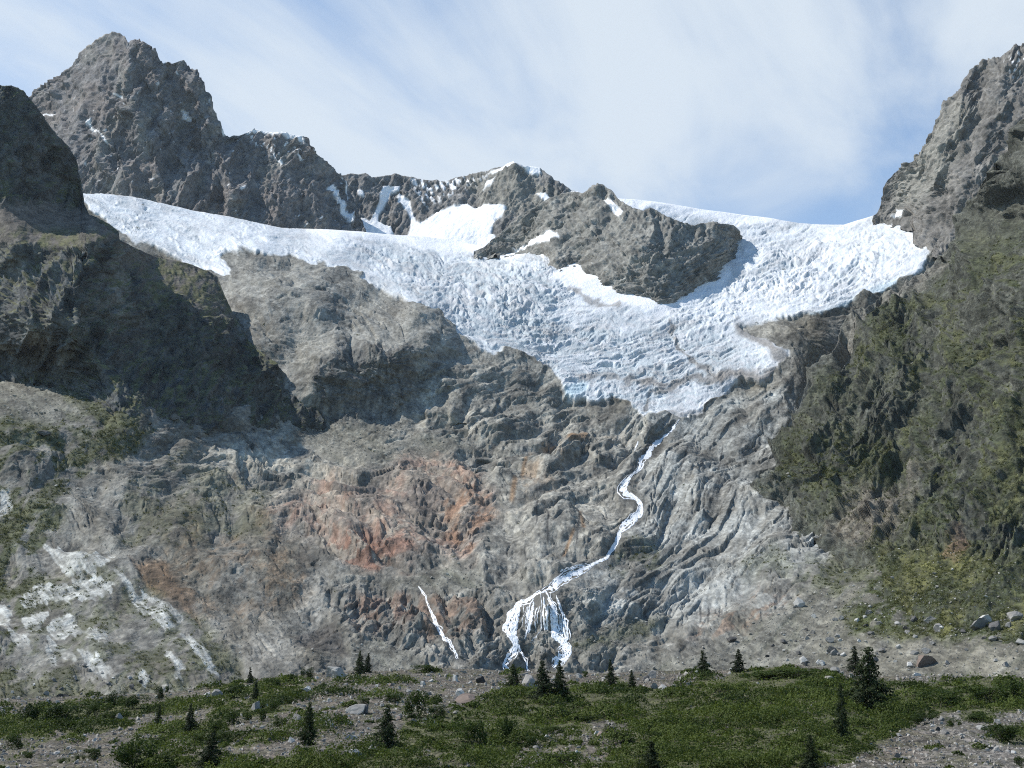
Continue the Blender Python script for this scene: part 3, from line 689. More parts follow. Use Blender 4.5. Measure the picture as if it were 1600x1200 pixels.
ctrlB = [(505,262,3450),(549,270,3420),(620,271,3500),(695,282,3520),(762,266,3470),(802,252,3420),(845,262,3420),(912,302,3330),(980,345,3200),(540,398,3060),(650,398,3080),(740,398,3060),(840,398,2960),(980,398,2850),(560,345,3250),(620,345,3300),(660,350,3260),(700,330,3320),(760,330,3250),(840,320,3230),(900,340,3100),(560,370,3110),(700,368,3130)]
strB = [([(571,272),(578,300),(588,325)],9,9,'c'),([(612,290),(598,315),(588,345)],9,-9,'g'),([(610,305),(622,330),(635,355)],10,9,'g'),([(642,290),(655,320),(672,345)],11,9,'g'),([(632,300),(640,335)],5,-7,'g'),([(802,252),(812,285),(790,310),(765,335)],16,12,'c'),
        ([(820,262),(828,290),(838,305)],10,-10,'c'),([(850,268),(862,290),(880,310)],12,10,'g'),([(710,280),(690,310)],8,6,'c'),([(740,275),(720,305)],8,-5,'c')]
rock_layer('mountain_ridge', (505, 980), VT_B, VB_B, ctrlB, strB, terrain_mat('ridge_rock', 2.1, var=.35, speck=.2), nzB, colB, back=(10, 45, 50))

# ---- rock island in the glacier
CONT_D = [(740,392),(800,388),(820,386),(845,381),(858,386),(850,396),(868,420),(880,414),(895,406),(905,402),(925,430),(960,447),(1000,460),(1020,470),(1060,464),(1090,445),(1130,420),(1148,395),(1160,364)]
_cd = [(740,392),(820,386),(846,388),(852,400),(868,421),(895,407),(905,403),(925,430),(960,447),(1000,460),(1020,470),(1060,464),(1090,445),(1130,420),(1148,395),(1160,366)]
cont = interp(_cd)
VT_D = interp([(740,392),(755,386),(775,370),(800,347),(830,326),(850,312),(870,304),(890,298),(905,300),(912,302),(918,295),(924,289),(935,288),(942,289),(957,298),(965,309),(990,325),(1005,328),(1012,325),(1022,325),(1032,329),(1040,336),(1060,345),(1075,347),(1085,350),(1100,346),(1125,347),(1145,352),(1155,360),(1160,368)])
VB_D = lambda u: cont(u) + 10
_fd = lambda a, b: float(DF(np.array(a), np.array(b)))
ctrlD = [(x, y, _fd(x, y) * .990) for x, y in _cd] + [(x, y + 22, _fd(x, y + 22) * 1.02) for x, y in _cd] + [(850,345,2860),(900,320,2880),(940,292,2860),(960,340,2700),(1022,326,2680),(1000,390,2520),(1060,400,2500),(1040,440,2430),(1100,350,2680),(1140,355,2720),(920,380,2640),(800,350,2960)]
strD = [([(940,292),(925,330),(890,360),(850,390)],18,9,'c'),([(1022,326),(1000,360),(990,420)],26,10,'g'),([(1060,346),(1068,380),(1050,450)],12,-7,'g'),([(1110,350),(1120,390),(1090,430)],18,8,'g'),([(965,315),(945,360),(930,400)],12,-7,'g'),([(880,320),(840,350),(800,378)],10,6,'c'),([(900,335),(870,360)],8,-6,'c'),([(868,385),(872,412)],8,6,'g')]
def nzD(La):
    La.out += 1.0 * rockface(La.u, La.v, La.uw, La.vw, 32, .7, 5, 4.5, 2.2, 3, 8, 2) + 3.5 * fbm(uvp(La.uw, La.vw, 35, 2.0, 1), 36, 5, 14, .52, 'r') + 2.6 * fbm(uvp(La.u, La.v, -50, 2.0, 1), 14, 5, 22, .62, 'r')
def colD(La):
    u, v = La.u, La.v
    n1 = fbm(uvp(u, v, 40, 2, 1, 7), 40, 5, 2, .6); n2 = fbm(uvp(u, v, w=9), 15, 5, 6, .65)
    c = np.repeat(np.array((.205, .196, .182))[None], len(u), 0) * (1 + .28 * n1 + .25 * n2)[:, None]
    s = np.zeros(len(u))
    for poly in ([(800,386),(830,378),(850,370),(862,362),(874,368),(876,374),(840,386),(820,390)],[(942,310),(960,314),(975,330),(968,340),(955,325)]):
        s = np.maximum(s, pmask(La.u * .5 + La.uw * .5, La.v * .5 + La.vw * .5, poly, 1.6))
    return mixc(c, s, SNOW), s
rock_layer('rock_island', (740, 1160), VT_D, VB_D, ctrlD, strD, terrain_mat('island_rock', 1.7, var=.4, speck=.25), nzD, colD, back=(6, 30, 30))

# ---- far right peak
VT_E = interp([(1362,352),(1366,342),(1370,330),(1375,320),(1380,302),(1386,282),(1392,268),(1401,258),(1412,255),(1424,249),(1432,236),(1442,219),(1452,200),(1463,181),(1470,168),(1476,159),(1490,145),(1502,129),(1510,116),(1517,106),(1528,97),(1540,89),(1547,91),(1555,86),(1566,83),(1577,78),(1590,76),(1600,72),(1660,50),(1740,40)])
VB_E = interp([(1362,360),(1400,356),(1424,356),(1428,382),(1450,396),(1500,420),(1740,460)])
ctrlE = [(1364,350,2860),(1400,343,2780),(1424,345,2720),(1427,372,2580),(1450,388,2470),(1500,410,2400),(1740,450,2300),(1600,72,2750),(1740,40,2700),(1540,89,2800),(1463,181,2800),(1401,258,2830),(1600,180,2480),(1550,200,2540),(1500,250,2540),(1440,290,2700),(1480,330,2520),(1700,200,2350),(1600,300,2380)]
strE = [([(1517,106),(1500,170),(1470,250),(1440,330)],22,26,'c'),([(1540,95),(1530,160),(1495,240),(1465,320)],18,-26,'c'),([(1577,80),(1565,150),(1530,240),(1490,330)],20,22,'c'),([(1463,185),(1450,240),(1420,310)],14,-15,'c'),([(1600,110),(1570,200),(1540,270)],12,-15,'c')]
def nzE(La):
    La.out += rockface(La.u, La.v, La.uw, La.vw, 55, .8, 6, 5, 2.4, 3, 6, 2) + 7 * fbm(uvp(La.uw, La.vw, 62, 2.4, 1), 46, 5, 14, .52, 'r') + 3 * fbm(uvp(La.u, La.v, 20, 2.2, 1), 16, 5, 22, .62, 'r')
def colE(La):
    u, v = La.u, La.v
    n1 = fbm(uvp(u, v, 55, 2.5, 1, 7), 50, 5, 2, .6); n2 = fbm(uvp(u, v, w=9), 15, 5, 6, .65)
    c = np.repeat(np.array((.15, .14, .132))[None], len(u), 0) * (1 + .3 * n1 + .25 * n2)[:, None]
    c = mixc(c, pmask(La.uw, La.vw, [(1440,220),(1490,150),(1520,170),(1490,260),(1440,320),(1400,330),(1390,290)], 15) * .7, (.24, .228, .205))
    s = pmask(u, v, [(1392,338),(1402,330),(1420,331),(1408,338)], 2) + .8 * pmask(u, v, [(1565,95),(1610,80),(1610,130),(1570,120)], 8) * sstep(.5, .65, fbm(uvp(u, v, w=3), 7, 3, 30, .6))
    s = np.clip(s, 0, 1)
    return mixc(c, s, SNOW), s
rock_layer('mountain_shoulder', (1362, 1740), VT_E, VB_E, ctrlE, strE, terrain_mat('shoulder_rock', 1.7, var=.4, speck=.2), nzE, colE, back=(10, 50, 50), silh=.9)

# ---- near right mountainside, half overgrown
_ht = [(1190,748),(1218,728),(1230,690),(1240,640),(1258,592),(1274,555),(1312,502),(1345,475),(1380,456),(1410,440),(1440,425),(1460,402),(1472,388),(1487,370),(1495,342),(1510,322),(1525,305),(1540,271),(1555,250),(1570,230),(1585,196),(1600,177),(1660,110),(1740,40)]
_vth = interp(_ht); VT_H = lambda u: _vth(u) + 9 * fbm(np.stack([u, 0 * u, 0 * u], -1), 46, 4, 3) * sstep(1500, 1430, u) + 3 * fbm(np.stack([u, 0 * u, 0 * u], -1), 12, 3, 13)
_hb = [(1190,752),(1222,778),(1245,800),(1300,838),(1350,880),(1390,935),(1430,965),(1500,985),(1600,1000),(1740,1010)]
_vbh = interp(_hb); VB_H0 = lambda u: _vbh(u) + 10 * fbm(np.stack([np.asarray(u, float), 0 * np.asarray(u, float), 0 * np.asarray(u, float)], -1), 50, 4, 5); VB_H = lambda u: VB_H0(u) + 62
ctrlH = [(x, y, _fd(x, y) * (.985)) for x, y in _hb] + [(x, y + 30, _fd(x, y + 30) * 1.03) for x, y in _hb] + [(x, y + 66, _fd(x, y + 66) * 1.09) for x, y in _hb]
ctrlH += [(1230,690,1640),(1240,640,1760),(1258,592,1900),(1274,555,2000),(1310,502,2080),(1380,456,2150),(1440,425,2180),(1472,388,2150),(1495,342,2050),(1525,305,1950),(1570,230,1800),(1600,177,1700),(1740,40,1500),
          (1250,700,1480),(1300,620,1600),(1300,750,1330),(1400,550,1640),(1400,700,1330),(1400,850,950),(1500,450,1650),(1500,600,1350),(1500,750,1050),(1500,880,800),(1600,350,1450),(1600,500,1250),(1600,700,980),(1600,850,780),(1740,300,1200),(1740,600,950),(1740,850,700),(1450,780,1050),(1560,250,1700)]
strH = [([(1300,520),(1280,600),(1260,700),(1290,760)],24,20,'g'),([(1240,640),(1290,640),(1370,620)],14,14,'g'),([(1400,480),(1360,600),(1330,700),(1300,790)],26,20,'c'),([(1350,520),(1330,600),(1310,660)],14,-14,'c'),
        ([(1480,420),(1450,560),(1420,680),(1370,800)],22,-19,'c'),([(1540,330),(1500,500),(1480,640),(1430,780)],26,20,'c'),([(1580,300),(1560,480),(1530,620),(1480,740)],20,-17,'c'),([(1600,450),(1590,600),(1560,740),(1520,840)],24,17,'c'),
        ([(1330,700),(1400,700)],14,-12,'g'),([(1280,770),(1330,770)],12,-14,'g'),([(1440,880),(1480,870),(1560,900)],20,14,'g'),([(1350,860),(1420,790),(1500,720)],12,-14,'g')]
def nzH(La):
    uw, vw, u, v = La.uw, La.vw, La.u, La.v
    La.out += 13 * fbm(uvp(uw, vw, 56, 1.9, 1), 86, 3, 14, .5, 'r') + 1.7 * rockface(u, v, uw, vw, 44, 1.1, 9, 5, 2.0, 3.5, 2, 3.0) + 11 * fbm(uvp(uw, vw, 47, 3.2, 1, 61), 38, 4, 18, .55, 'r') + 5 * ledge(v / 44 + 1.5 * fbm(uvp(uw, vw, 10, 2, 1), 70, 4, 27), .2) * sstep(-.2, .3, fbm(uvp(u, v, w=8), 80, 2, 37))
    fan = pmask(uw, vw, [(1340,900),(1400,865),(1480,850),(1620,880),(1740,880),(1740,1040),(1400,1000),(1350,960)], 18)
    La.fan = fan
    La.out *= 1 - .65 * fan
    La.out += fan * 3 * fbm(uvp(u, v, -30, 2.5, 1), 40, 4, 36)
def colH(La):
    u, v, uw, vw = La.u, La.v, La.uw, La.vw
    n1 = fbm(uvp(u, v, 50, 2, 1, 7), 60, 5, 2, .6); n2 = fbm(uvp(u, v, 40, 1.6, 1, 9), 20, 5, 6, .68); n3 = fbm(uvp(u, v, w=9), 120, 3, 16, .6)
    c = np.repeat(np.array((.076, .075, .07))[None], len(u), 0) * np.clip(1 + .35 * n1 + .5 * n2 + .5 * fbm(uvp(uw, vw, 52, 4, 1, 3), 9, 4, 21, .65), .35, 2)[:, None]
    c = mixc(c, sstep(.1, .7, n2 - .2 * n3) * .5, (.165, .16, .145))
    gr = (.75 * sstep(330, 460, v + .3 * (u - 1450)) * sstep(-.28, .12, n2 * .55 + .6 * n1 + .7 * n3 + .9 * (La.nzz - .45)))
    gr = np.maximum(gr * (1 - .55 * pmask(uw, vw, [(1230,600),(1330,590),(1420,560),(1460,640),(1380,680),(1250,680)], 25)), La.fan * (.72 + .28 * sstep(-.6, .2, n2)))
    gr = gr * (1 - pmask(uw, vw, [(1270,540),(1340,480),(1470,400),(1440,440),(1320,520)], 12) * .8)
    edge = sstep(0, 45, v - _vth(u)) * (.35 + .65 * sstep(0, 70, _vbh(u) - v + 60 * sstep(1330, 1420, u)))
    gr = gr * edge * (.55 + .45 * sstep(-.4, .3, n2))
    c = mixc(c, (1 - edge) * .5 * sstep(1480, 1400, u), (.16, .16, .15))
    La.gr = gr
    c = mixc(c, np.clip(gr + .25, 0, 1) * .85, (.042, .05, .018))
    c = mixc(c, gr * sstep(0, .7, n1 + .5 * n2) * .65, (.10, .098, .044))
    c = mixc(c, La.fan * sstep(-.1, .5, n1) * .5, (.118, .115, .036))
    c = mixc(c, pmask(uw, vw, [(1290,830),(1340,760),(1400,760),(1440,720),(1400,810),(1340,860)], 15, 8 * n2) * .6, (.19, .165, .14))
    c = mixc(c, pmask(uw, vw, [(1250,560),(1330,490),(1470,395),(1480,400),(1380,480),(1300,540)], 8, 4 * n2) * .8, (.185, .17, .15))
    c = mixc(c, pmask(uw, vw, [(1470,860),(1500,820),(1510,850),(1490,880)], 8, 8 * n2) * .5, (.18, .105, .07))
    return c, np.zeros(len(u))
RM = rock_layer('mountainside', (1190, 1740), VT_H, VB_H, ctrlH, strH, terrain_mat('mountainside_rock', .8, var=.5, bump=.9, speck=.35), nzH, colH, back=(10, 60, 40))

# ---- left buttress with dark cliffs
VT_G = interp([(-140,165),(-60,130),(0,131),(12,135),(22,137),(37,142),(47,154),(56,165),(66,178),(75,187),(82,199),(90,210),(100,222),(109,232),(116,245),(120,255),(126,277),(129,300),(134,324),(140,335),(160,341),(178,352),(186,364),(190,374),(215,388),(240,399),(270,406),(300,412),(325,424),(340,432),(352,462),(365,490),(382,515),(400,540),(420,560),(440,578),(460,594),(480,612),(495,636),(505,652)])
VB_G0 = interp([(-140,582),(0,585),(60,590),(110,602),(180,640),(240,652),(330,665),(430,655),(505,660)]); VB_G = lambda u: VB_G0(u) + 16
_gb = [(-140,582),(0,585),(60,590),(110,602),(180,640),(240,652),(330,665),(430,655),(505,660)]
ctrlG = [(x, y, _fd(x, y) * .985) for x, y in _gb] + [(x, y + 20, _fd(x, y + 20) * 1.02) for x, y in _gb]
ctrlG += [(-140,165,1560),(0,131,1580),(60,168,1640),(100,225,1690),(130,310,1720),(0,250,1520),(60,300,1610),(0,312,1500),(100,318,1680),(-140,330,1560),(-140,250,1560),
          (50,345,1520),(20,372,1410),(120,372,1480),(170,362,1560),(-140,400,1540),(-140,480,1450),(0,385,1450),(60,400,1430),(130,385,1430),(188,380,1590),(190,440,1540),(100,480,1340),(20,480,1370),(50,520,1300),(225,470,1570),
          (240,402,1860),(300,414,1940),(340,434,1960),(365,492,1880),(400,542,1830),(450,588,1780),(490,625,1740),(230,482,1590),(310,480,1690),(350,520,1690),(420,570,1720),(250,560,1520),(350,600,1580),(430,620,1690),(150,560,1350),(270,440,1760)]
strG = [([(0,150),(40,230),(70,310)],20,10,'c'),([(60,175),(90,250),(110,320)],14,-9,'c'),([(20,170),(10,250),(20,310)],12,-8,'c'),([(130,385),(190,395),(225,470)],16,8,'g'),
        ([(0,400),(60,385),(130,384),(186,372)],9,9,'g'),([(0,420),(50,460),(70,540)],16,-18,'c'),([(110,400),(120,480),(100,560)],24,24,'c'),([(180,500),(170,590)],18,18,'c'),([(75,490),(110,520),(95,580)],16,14,'g'),([(25,470),(40,560)],14,14,'c'),
        ([(150,480),(200,495),(215,490)],10,9,'g'),([(160,420),(150,480)],14,-8,'c'),([(240,490),(310,482),(330,520),(320,640)],18,14,'c'),([(225,480),(230,560),(240,640)],14,-10,'c'),([(380,540),(370,640)],16,9,'c'),([(430,570),(440,640)],12,-8,'c'),([(470,600),(480,650)],10,7,'c')]
def nzG(La):
    uw, vw, u, v = La.uw, La.vw, La.u, La.v
    ter = np.maximum(pmask(uw, vw, [(-140,340),(0,322),(80,312),(135,330),(188,368),(130,384),(0,384),(-140,390)], 7), pmask(uw, vw, [(190,380),(300,410),(345,435),(370,500),(330,500),(300,470),(240,470)], 10) * .8)
    La.ter = ter
    La.out += 1.1 * rockface(u, v, uw, vw, -28, .9, 5, 4.5, 2.4, 3, 4, 1.8) * (1 - .85 * ter)
    La.out += (10 * fbm(uvp(uw, vw, 78, 2.0, 1), 62, 5, 14, .5, 'r') + 4 * fbm(uvp(u, v, -40, 1.8, 1), 22, 6, 22, .62, 'r') + 1.6 * fbm(uvp(u, v, 85, 2.5, 1), 11, 4, 30, .62, 'r')) * (1 - .85 * ter)
    La.out += ter * .8 * fbm(uvp(u, v), 12, 4, 33, .7)
def colG(La):
    u, v, uw, vw = La.u, La.v, La.uw, La.vw
    n1 = fbm(uvp(u, v, 70, 2, 1, 7), 60, 5, 2, .6); n2 = fbm(uvp(u, v, 40, 1.6, 1, 9), 20, 5, 6, .68)
    zb, ib, eb = blocks(uw + .4 * vw, vw, 22, 3); zc, ic_, ec = blocks(uw, vw, 8, 4)
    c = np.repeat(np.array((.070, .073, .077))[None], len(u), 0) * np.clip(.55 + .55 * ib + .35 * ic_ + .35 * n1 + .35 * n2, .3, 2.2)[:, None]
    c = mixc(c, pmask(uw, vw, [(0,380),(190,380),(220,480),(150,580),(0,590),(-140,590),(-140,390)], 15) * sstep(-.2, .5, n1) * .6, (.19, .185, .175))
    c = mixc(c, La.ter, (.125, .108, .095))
    g = sstep(.3, .65, La.nzz + .25 * n1) * sstep(-.5, .3, n2) * (1 - La.ter * sstep(372, 345, v) * sstep(220, 190, u))
    c = mixc(c, g * .85, (.10, .10, .042))
    return c, np.zeros(len(u))
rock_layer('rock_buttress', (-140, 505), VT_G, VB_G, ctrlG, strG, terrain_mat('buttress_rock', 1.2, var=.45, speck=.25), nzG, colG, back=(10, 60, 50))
# ------------------------------------------------------------------ valley floor in front
VCREST = interp([(-600,1100),(0,1092),(200,1088),(300,1082),(350,1074),(400,1064),(480,1054),(540,1050),(620,1048),(700,1046),(790,1050),(900,1052),(1000,1052),(1060,1050),(1110,1047),(1160,1044),(1220,1039),(1290,1048),(1350,1058),(1450,1056),(1600,1056),(2200,1050)])
_py = np.array([0,30,80,110,160,240,330,380,425,480,560,700,900]); _pz = np.array([-1.7,-4.6,-9.8,-12.2,-13.3,-13.2,-11.3,-10.0,-12.5,-19,-30,-42,-52.])
def gz(x, y, detail=True):
    x = np.asarray(x, float); y = np.asarray(y, float)
    yy = np.maximum(y, 1.0)
    u = 800 + F * (x / yy) * CP            # column a point is seen in (near the horizon)
    zc = ray(800, VCREST(u))[1] * 380
    z = np.interp(yy, _py, _pz) + (zc + 10.0) * sstep(40, 380, yy)
    P = np.stack([x, y, 0 * x], -1)
    z = z + .55 * fbm(P.reshape(-1, 3), 42, 3, 5).reshape(x.shape) * sstep(10, 60, yy)
    if detail: z = z + .22 * fbm(P.reshape(-1, 3), 7, 4, 9, .6).reshape(x.shape) * sstep(4, 30, yy)
    return z
# table: picture point -> distance on the meadow
_tu = np.arange(-240, 1845, 8.0); _tv = np.arange(1030, 1240, 1.0)
_ys = np.concatenate([np.linspace(40, 250, 160), np.linspace(252, 420, 110)])
_a, _ = ray(_tu, np.full_like(_tu, 1100.0))
_Z = gz(_a[:, None] * _ys[None], np.repeat(_ys[None], len(_tu), 0), False)
_slope = _Z / _ys[None]
_bv = ray(np.full_like(_tv, 800.0), _tv)[1]
_run = np.maximum.accumulate(_slope, 1)
HIT = np.full((len(_tu), len(_tv)), np.nan)
for i in range(len(_tu)):
    k = np.searchsorted(_run[i], _bv)
    ok = k < len(_ys)
    HIT[i, ok] = _ys[k[ok]]
def hit(u, v):
    u = np.asarray(u, float); v = np.asarray(v, float)
    i = np.clip(np.round((u + 240) / 8).astype(int), 0, len(_tu) - 1)
    j = np.clip((v - 1030), 0, len(_tv) - 1.01); j0 = j.astype(int); f = j - j0
    return HIT[i, j0] * (1 - f) + HIT[i, j0 + 1] * f
def ground_point(u, v):
    """foot of a thing seen at (u,v): point on the meadow, or on the crest if the ray passes just over it"""
    for dv in (0, 2, 4, 7, 10, 14, 20, 28, 40):
        y = float(hit(u, v + dv))
        if y == y: break
    a = float(ray(u, v)[0])
    x = a * y
    return x, y, float(gz(np.array([x]), np.array([y]))[0])

COVER = [([(690,1118),(760,1092),(830,1085),(900,1078),(1000,1074),(1060,1078),(1100,1056),(1160,1046),(1220,1040),(1290,1050),(1340,1068),(1420,1066),(1600,1060),(1860,1060),(1860,1112),(1500,1112),(1440,1130),(1390,1150),(1330,1185),(1250,1220),(560,1230),(585,1170),(630,1140)],1.0),
 ([(-240,1132),(40,1120),(130,1118),(200,1120),(210,1138),(130,1150),(60,1150),(-240,1165)],.95),([(60,1100),(190,1098),(330,1092),(360,1104),(230,1124),(60,1132)],.9),([(200,1180),(380,1188),(480,1176),(560,1172),(620,1172),(600,1230),(180,1230)],.85),([(330,1070),(460,1056),(500,1070),(440,1120),(340,1130),(300,1110)],.6),
 ([(1480,1112),(1545,1112),(1560,1128),(1500,1132)],.7),([(1540,1140),(1640,1130),(1640,1165),(1550,1160)],.9),([(220,1130),(330,1125),(420,1140),(430,1170),(250,1165)],.55),([(540,1056),(680,1042),(690,1050),(600,1068)],.5)]
BARE = [([(840,1140),(960,1120),(1000,1140),(940,1200),(820,1215),(800,1180)],.6),([(1010,1095),(1100,1100),(1180,1150),(1120,1160),(1040,1130)],.35),([(640,1165),(780,1160),(820,1200),(650,1210)],.35),([(1420,1125),(1480,1110),(1530,1140),(1440,1165),(1400,1160)],.5),([(1170,1085),(1260,1075),(1290,1095),(1200,1105)],.4)]
def cover_mask(u, v):
    P = uvp(u, v, 0, 1.6, 1, 3)
    n1 = fbm(P, 46, 4, 2, .6); n2 = fbm(P, 13, 4, 7, .65)
    m = np.where(u < 700, .27, .2)
    for poly, a in COVER: m = np.maximum(m, a * pmask(u, v, poly, 7, 9 * n1))
    for poly, a in BARE: m = m - a * pmask(u, v, poly, 8, 9 * n1)
    return sstep(.32, .62, m + .42 * n2 + .2 * n1)

gu = np.concatenate([np.arange(-900, -240, 20.0), np.arange(-240, 1841, 3.6), np.arange(1850, 2500, 20.0)])
gy = np.concatenate([np.geomspace(1.5, 60, 40)[:-1], np.linspace(60, 440, 520), np.linspace(445, 950, 60)])
ga = ray(gu, np.full_like(gu, 1100.0))[0]
GX = ga[None] * gy[:, None]; GY = np.repeat(gy[:, None], len(gu), 1)
GZ = gz(GX, GY)
vv = 600 - F * ((GZ / GY) * CP - SP) / (CP + (GZ / GY) * SP)
UU = np.repeat(gu[None], len(gy), 0)
Pg = np.stack([GX, GY, 0 * GX], -1).reshape(-1, 3)
cov = cover_mask(UU.ravel(), np.clip(vv.ravel(), 1035, 1215))
n1 = fbm(Pg, 14, 5, 3, .65); n2 = fbm(Pg, 3.2, 4, 8, .65)
gc = np.repeat(np.array((.10, .088, .07))[None], len(n1), 0) * (1 + .3 * n1 + .35 * n2)[:, None]
gc = mixc(gc, sstep(.1, .6, n1) * .45, (.14, .105, .08))
gc = mixc(gc, sstep(0, .7, n1 * .5 + .4) * sstep(1380, 1500, UU.ravel()) * .5, (.19, .18, .165))
gc = mixc(gc, cov * (.75 + .2 * n2), (.066, .070, .022))
gc = mixc(gc, (1 - cov) * sstep(-.1, .5, fbm(Pg, 9, 4, 13, .6)) * .5, (.06, .06, .024))
GZ = GZ + ((1 - cov) * (.16 * np.abs(n2) + .2 * fbm(Pg, 1.9, 3, 19, .6, 'b'))).reshape(GZ.shape) * sstep(20, 70, GY)
V3 = np.stack([GX, GY, GZ], -1)
idx = np.arange(GX.size).reshape(GX.shape)
q = np.stack([idx[:-1, :-1], idx[:-1, 1:], idx[1:, 1:], idx[1:, :-1]], -1).reshape(-1, 4)
me = np_mesh('ground', V3.reshape(-1, 3), q, {'albedo': ('col', gc), 'ice': ('f', np.zeros(len(gc)))})
me.materials.append(terrain_mat('meadow_ground', .14, var=.45, bump=.6, speck=.6))
link(bpy.data.objects.new('ground', me), kind='structure')

# ------------------------------------------------------------------ surfaces seen from the stand, for setting things on them
class Seen:
    def __init__(s, layers):
        P = np.concatenate([l.P.reshape(-1, 3) for l in layers]); n = np.concatenate([l.fn.reshape(-1, 3) for l in layers])
        r = P[:, 2] / P[:, 1]
        s.v = 600 - F * (r * CP - SP) / (CP + r * SP)
        yc = P[:, 1] * CP + P[:, 2] * SP
        s.u = 800 + F * P[:, 0] / yc
        s.P, s.n = P, n
        k = (np.clip(s.u / 4, 0, 399).astype(int) * 300 + np.clip(s.v / 4, 0, 299).astype(int))
        s.o = np.argsort(k, kind='stable'); s.k = k[s.o]
    def at(s, u, v):
        best = None
        c = []
        for du in (-1, 0, 1):
            for dv in (-1, 0, 1):
                key = (int(u / 4) + du) * 300 + int(v / 4) + dv
                a, b = np.searchsorted(s.k, key), np.searchsorted(s.k, key + 1)
                c.append(s.o[a:b])
        c = np.concatenate(c)
        if not len(c): return None
        d = np.hypot(s.u[c] - u, s.v[c] - v)
        near = c[d < d.min() + 1.6]
        i = near[np.argmin(s.P[near, 1])]
        return s.P[i], s.n[i]
SEEN = Seen([MAIN, RM])

# ------------------------------------------------------------------ running water
M_w, nt_, b_ = nodes('white_water')
tcw = N(nt_, 'ShaderNodeTexCoord'); nw = N(nt_, 'ShaderNodeTexNoise', i_Scale=.55, i_Detail=5.0); nt_.links.new(tcw.outputs['Object'], nw.inputs['Vector'])
mw = N(nt_, 'ShaderNodeMix', data_type='RGBA'); mw.inputs[6].default_value = (.60, .64, .66, 1); mw.inputs[7].default_value = (.92, .92, .92, 1)
rw = N(nt_, 'ShaderNodeMapRange'); rw.inputs['From Min'].default_value = .34; rw.inputs['From Max'].default_value = .55
nt_.links.new(nw.outputs[0], rw.inputs['Value']); nt_.links.new(rw.outputs[0], mw.inputs[0]); nt_.links.new(mw.outputs[2], b_.inputs['Base Color']); b_.inputs['Roughness'].default_value = .45
bw_ = N(nt_, 'ShaderNodeBump', i_Strength=.7, i_Distance=.8); nt_.links.new(nw.outputs[0], bw_.inputs['Height']); nt_.links.new(bw_.outputs[0], b_.inputs['Normal'])

def main_at(u, v):
    """bilinear look-up on the main slope's grid"""
    Lr = MAIN
    u = np.asarray(u, float)
    c0 = np.clip(np.searchsorted(Lr.us, u) - 1, 0, Lr.shape[1] - 2); fc = ((u - Lr.us[c0]) / (Lr.us[c0 + 1] - Lr.us[c0]))[..., None]
    vb = Lr.V[0, c0]; vt = Lr.V[-1, c0]
    r = (np.asarray(v) - vb) / (vt - vb) * (Lr.shape[0] - 1)
    r0 = np.clip(r.astype(int), 0, Lr.shape[0] - 2); fr = (r - r0)[..., None]
    def g(A): return (A[r0, c0] * (1 - fc) + A[r0, c0 + 1] * fc) * (1 - fr) + (A[r0 + 1, c0] * (1 - fc) + A[r0 + 1, c0 + 1] * fc) * fr
    return g(MAIN.P), g(MAIN.n)

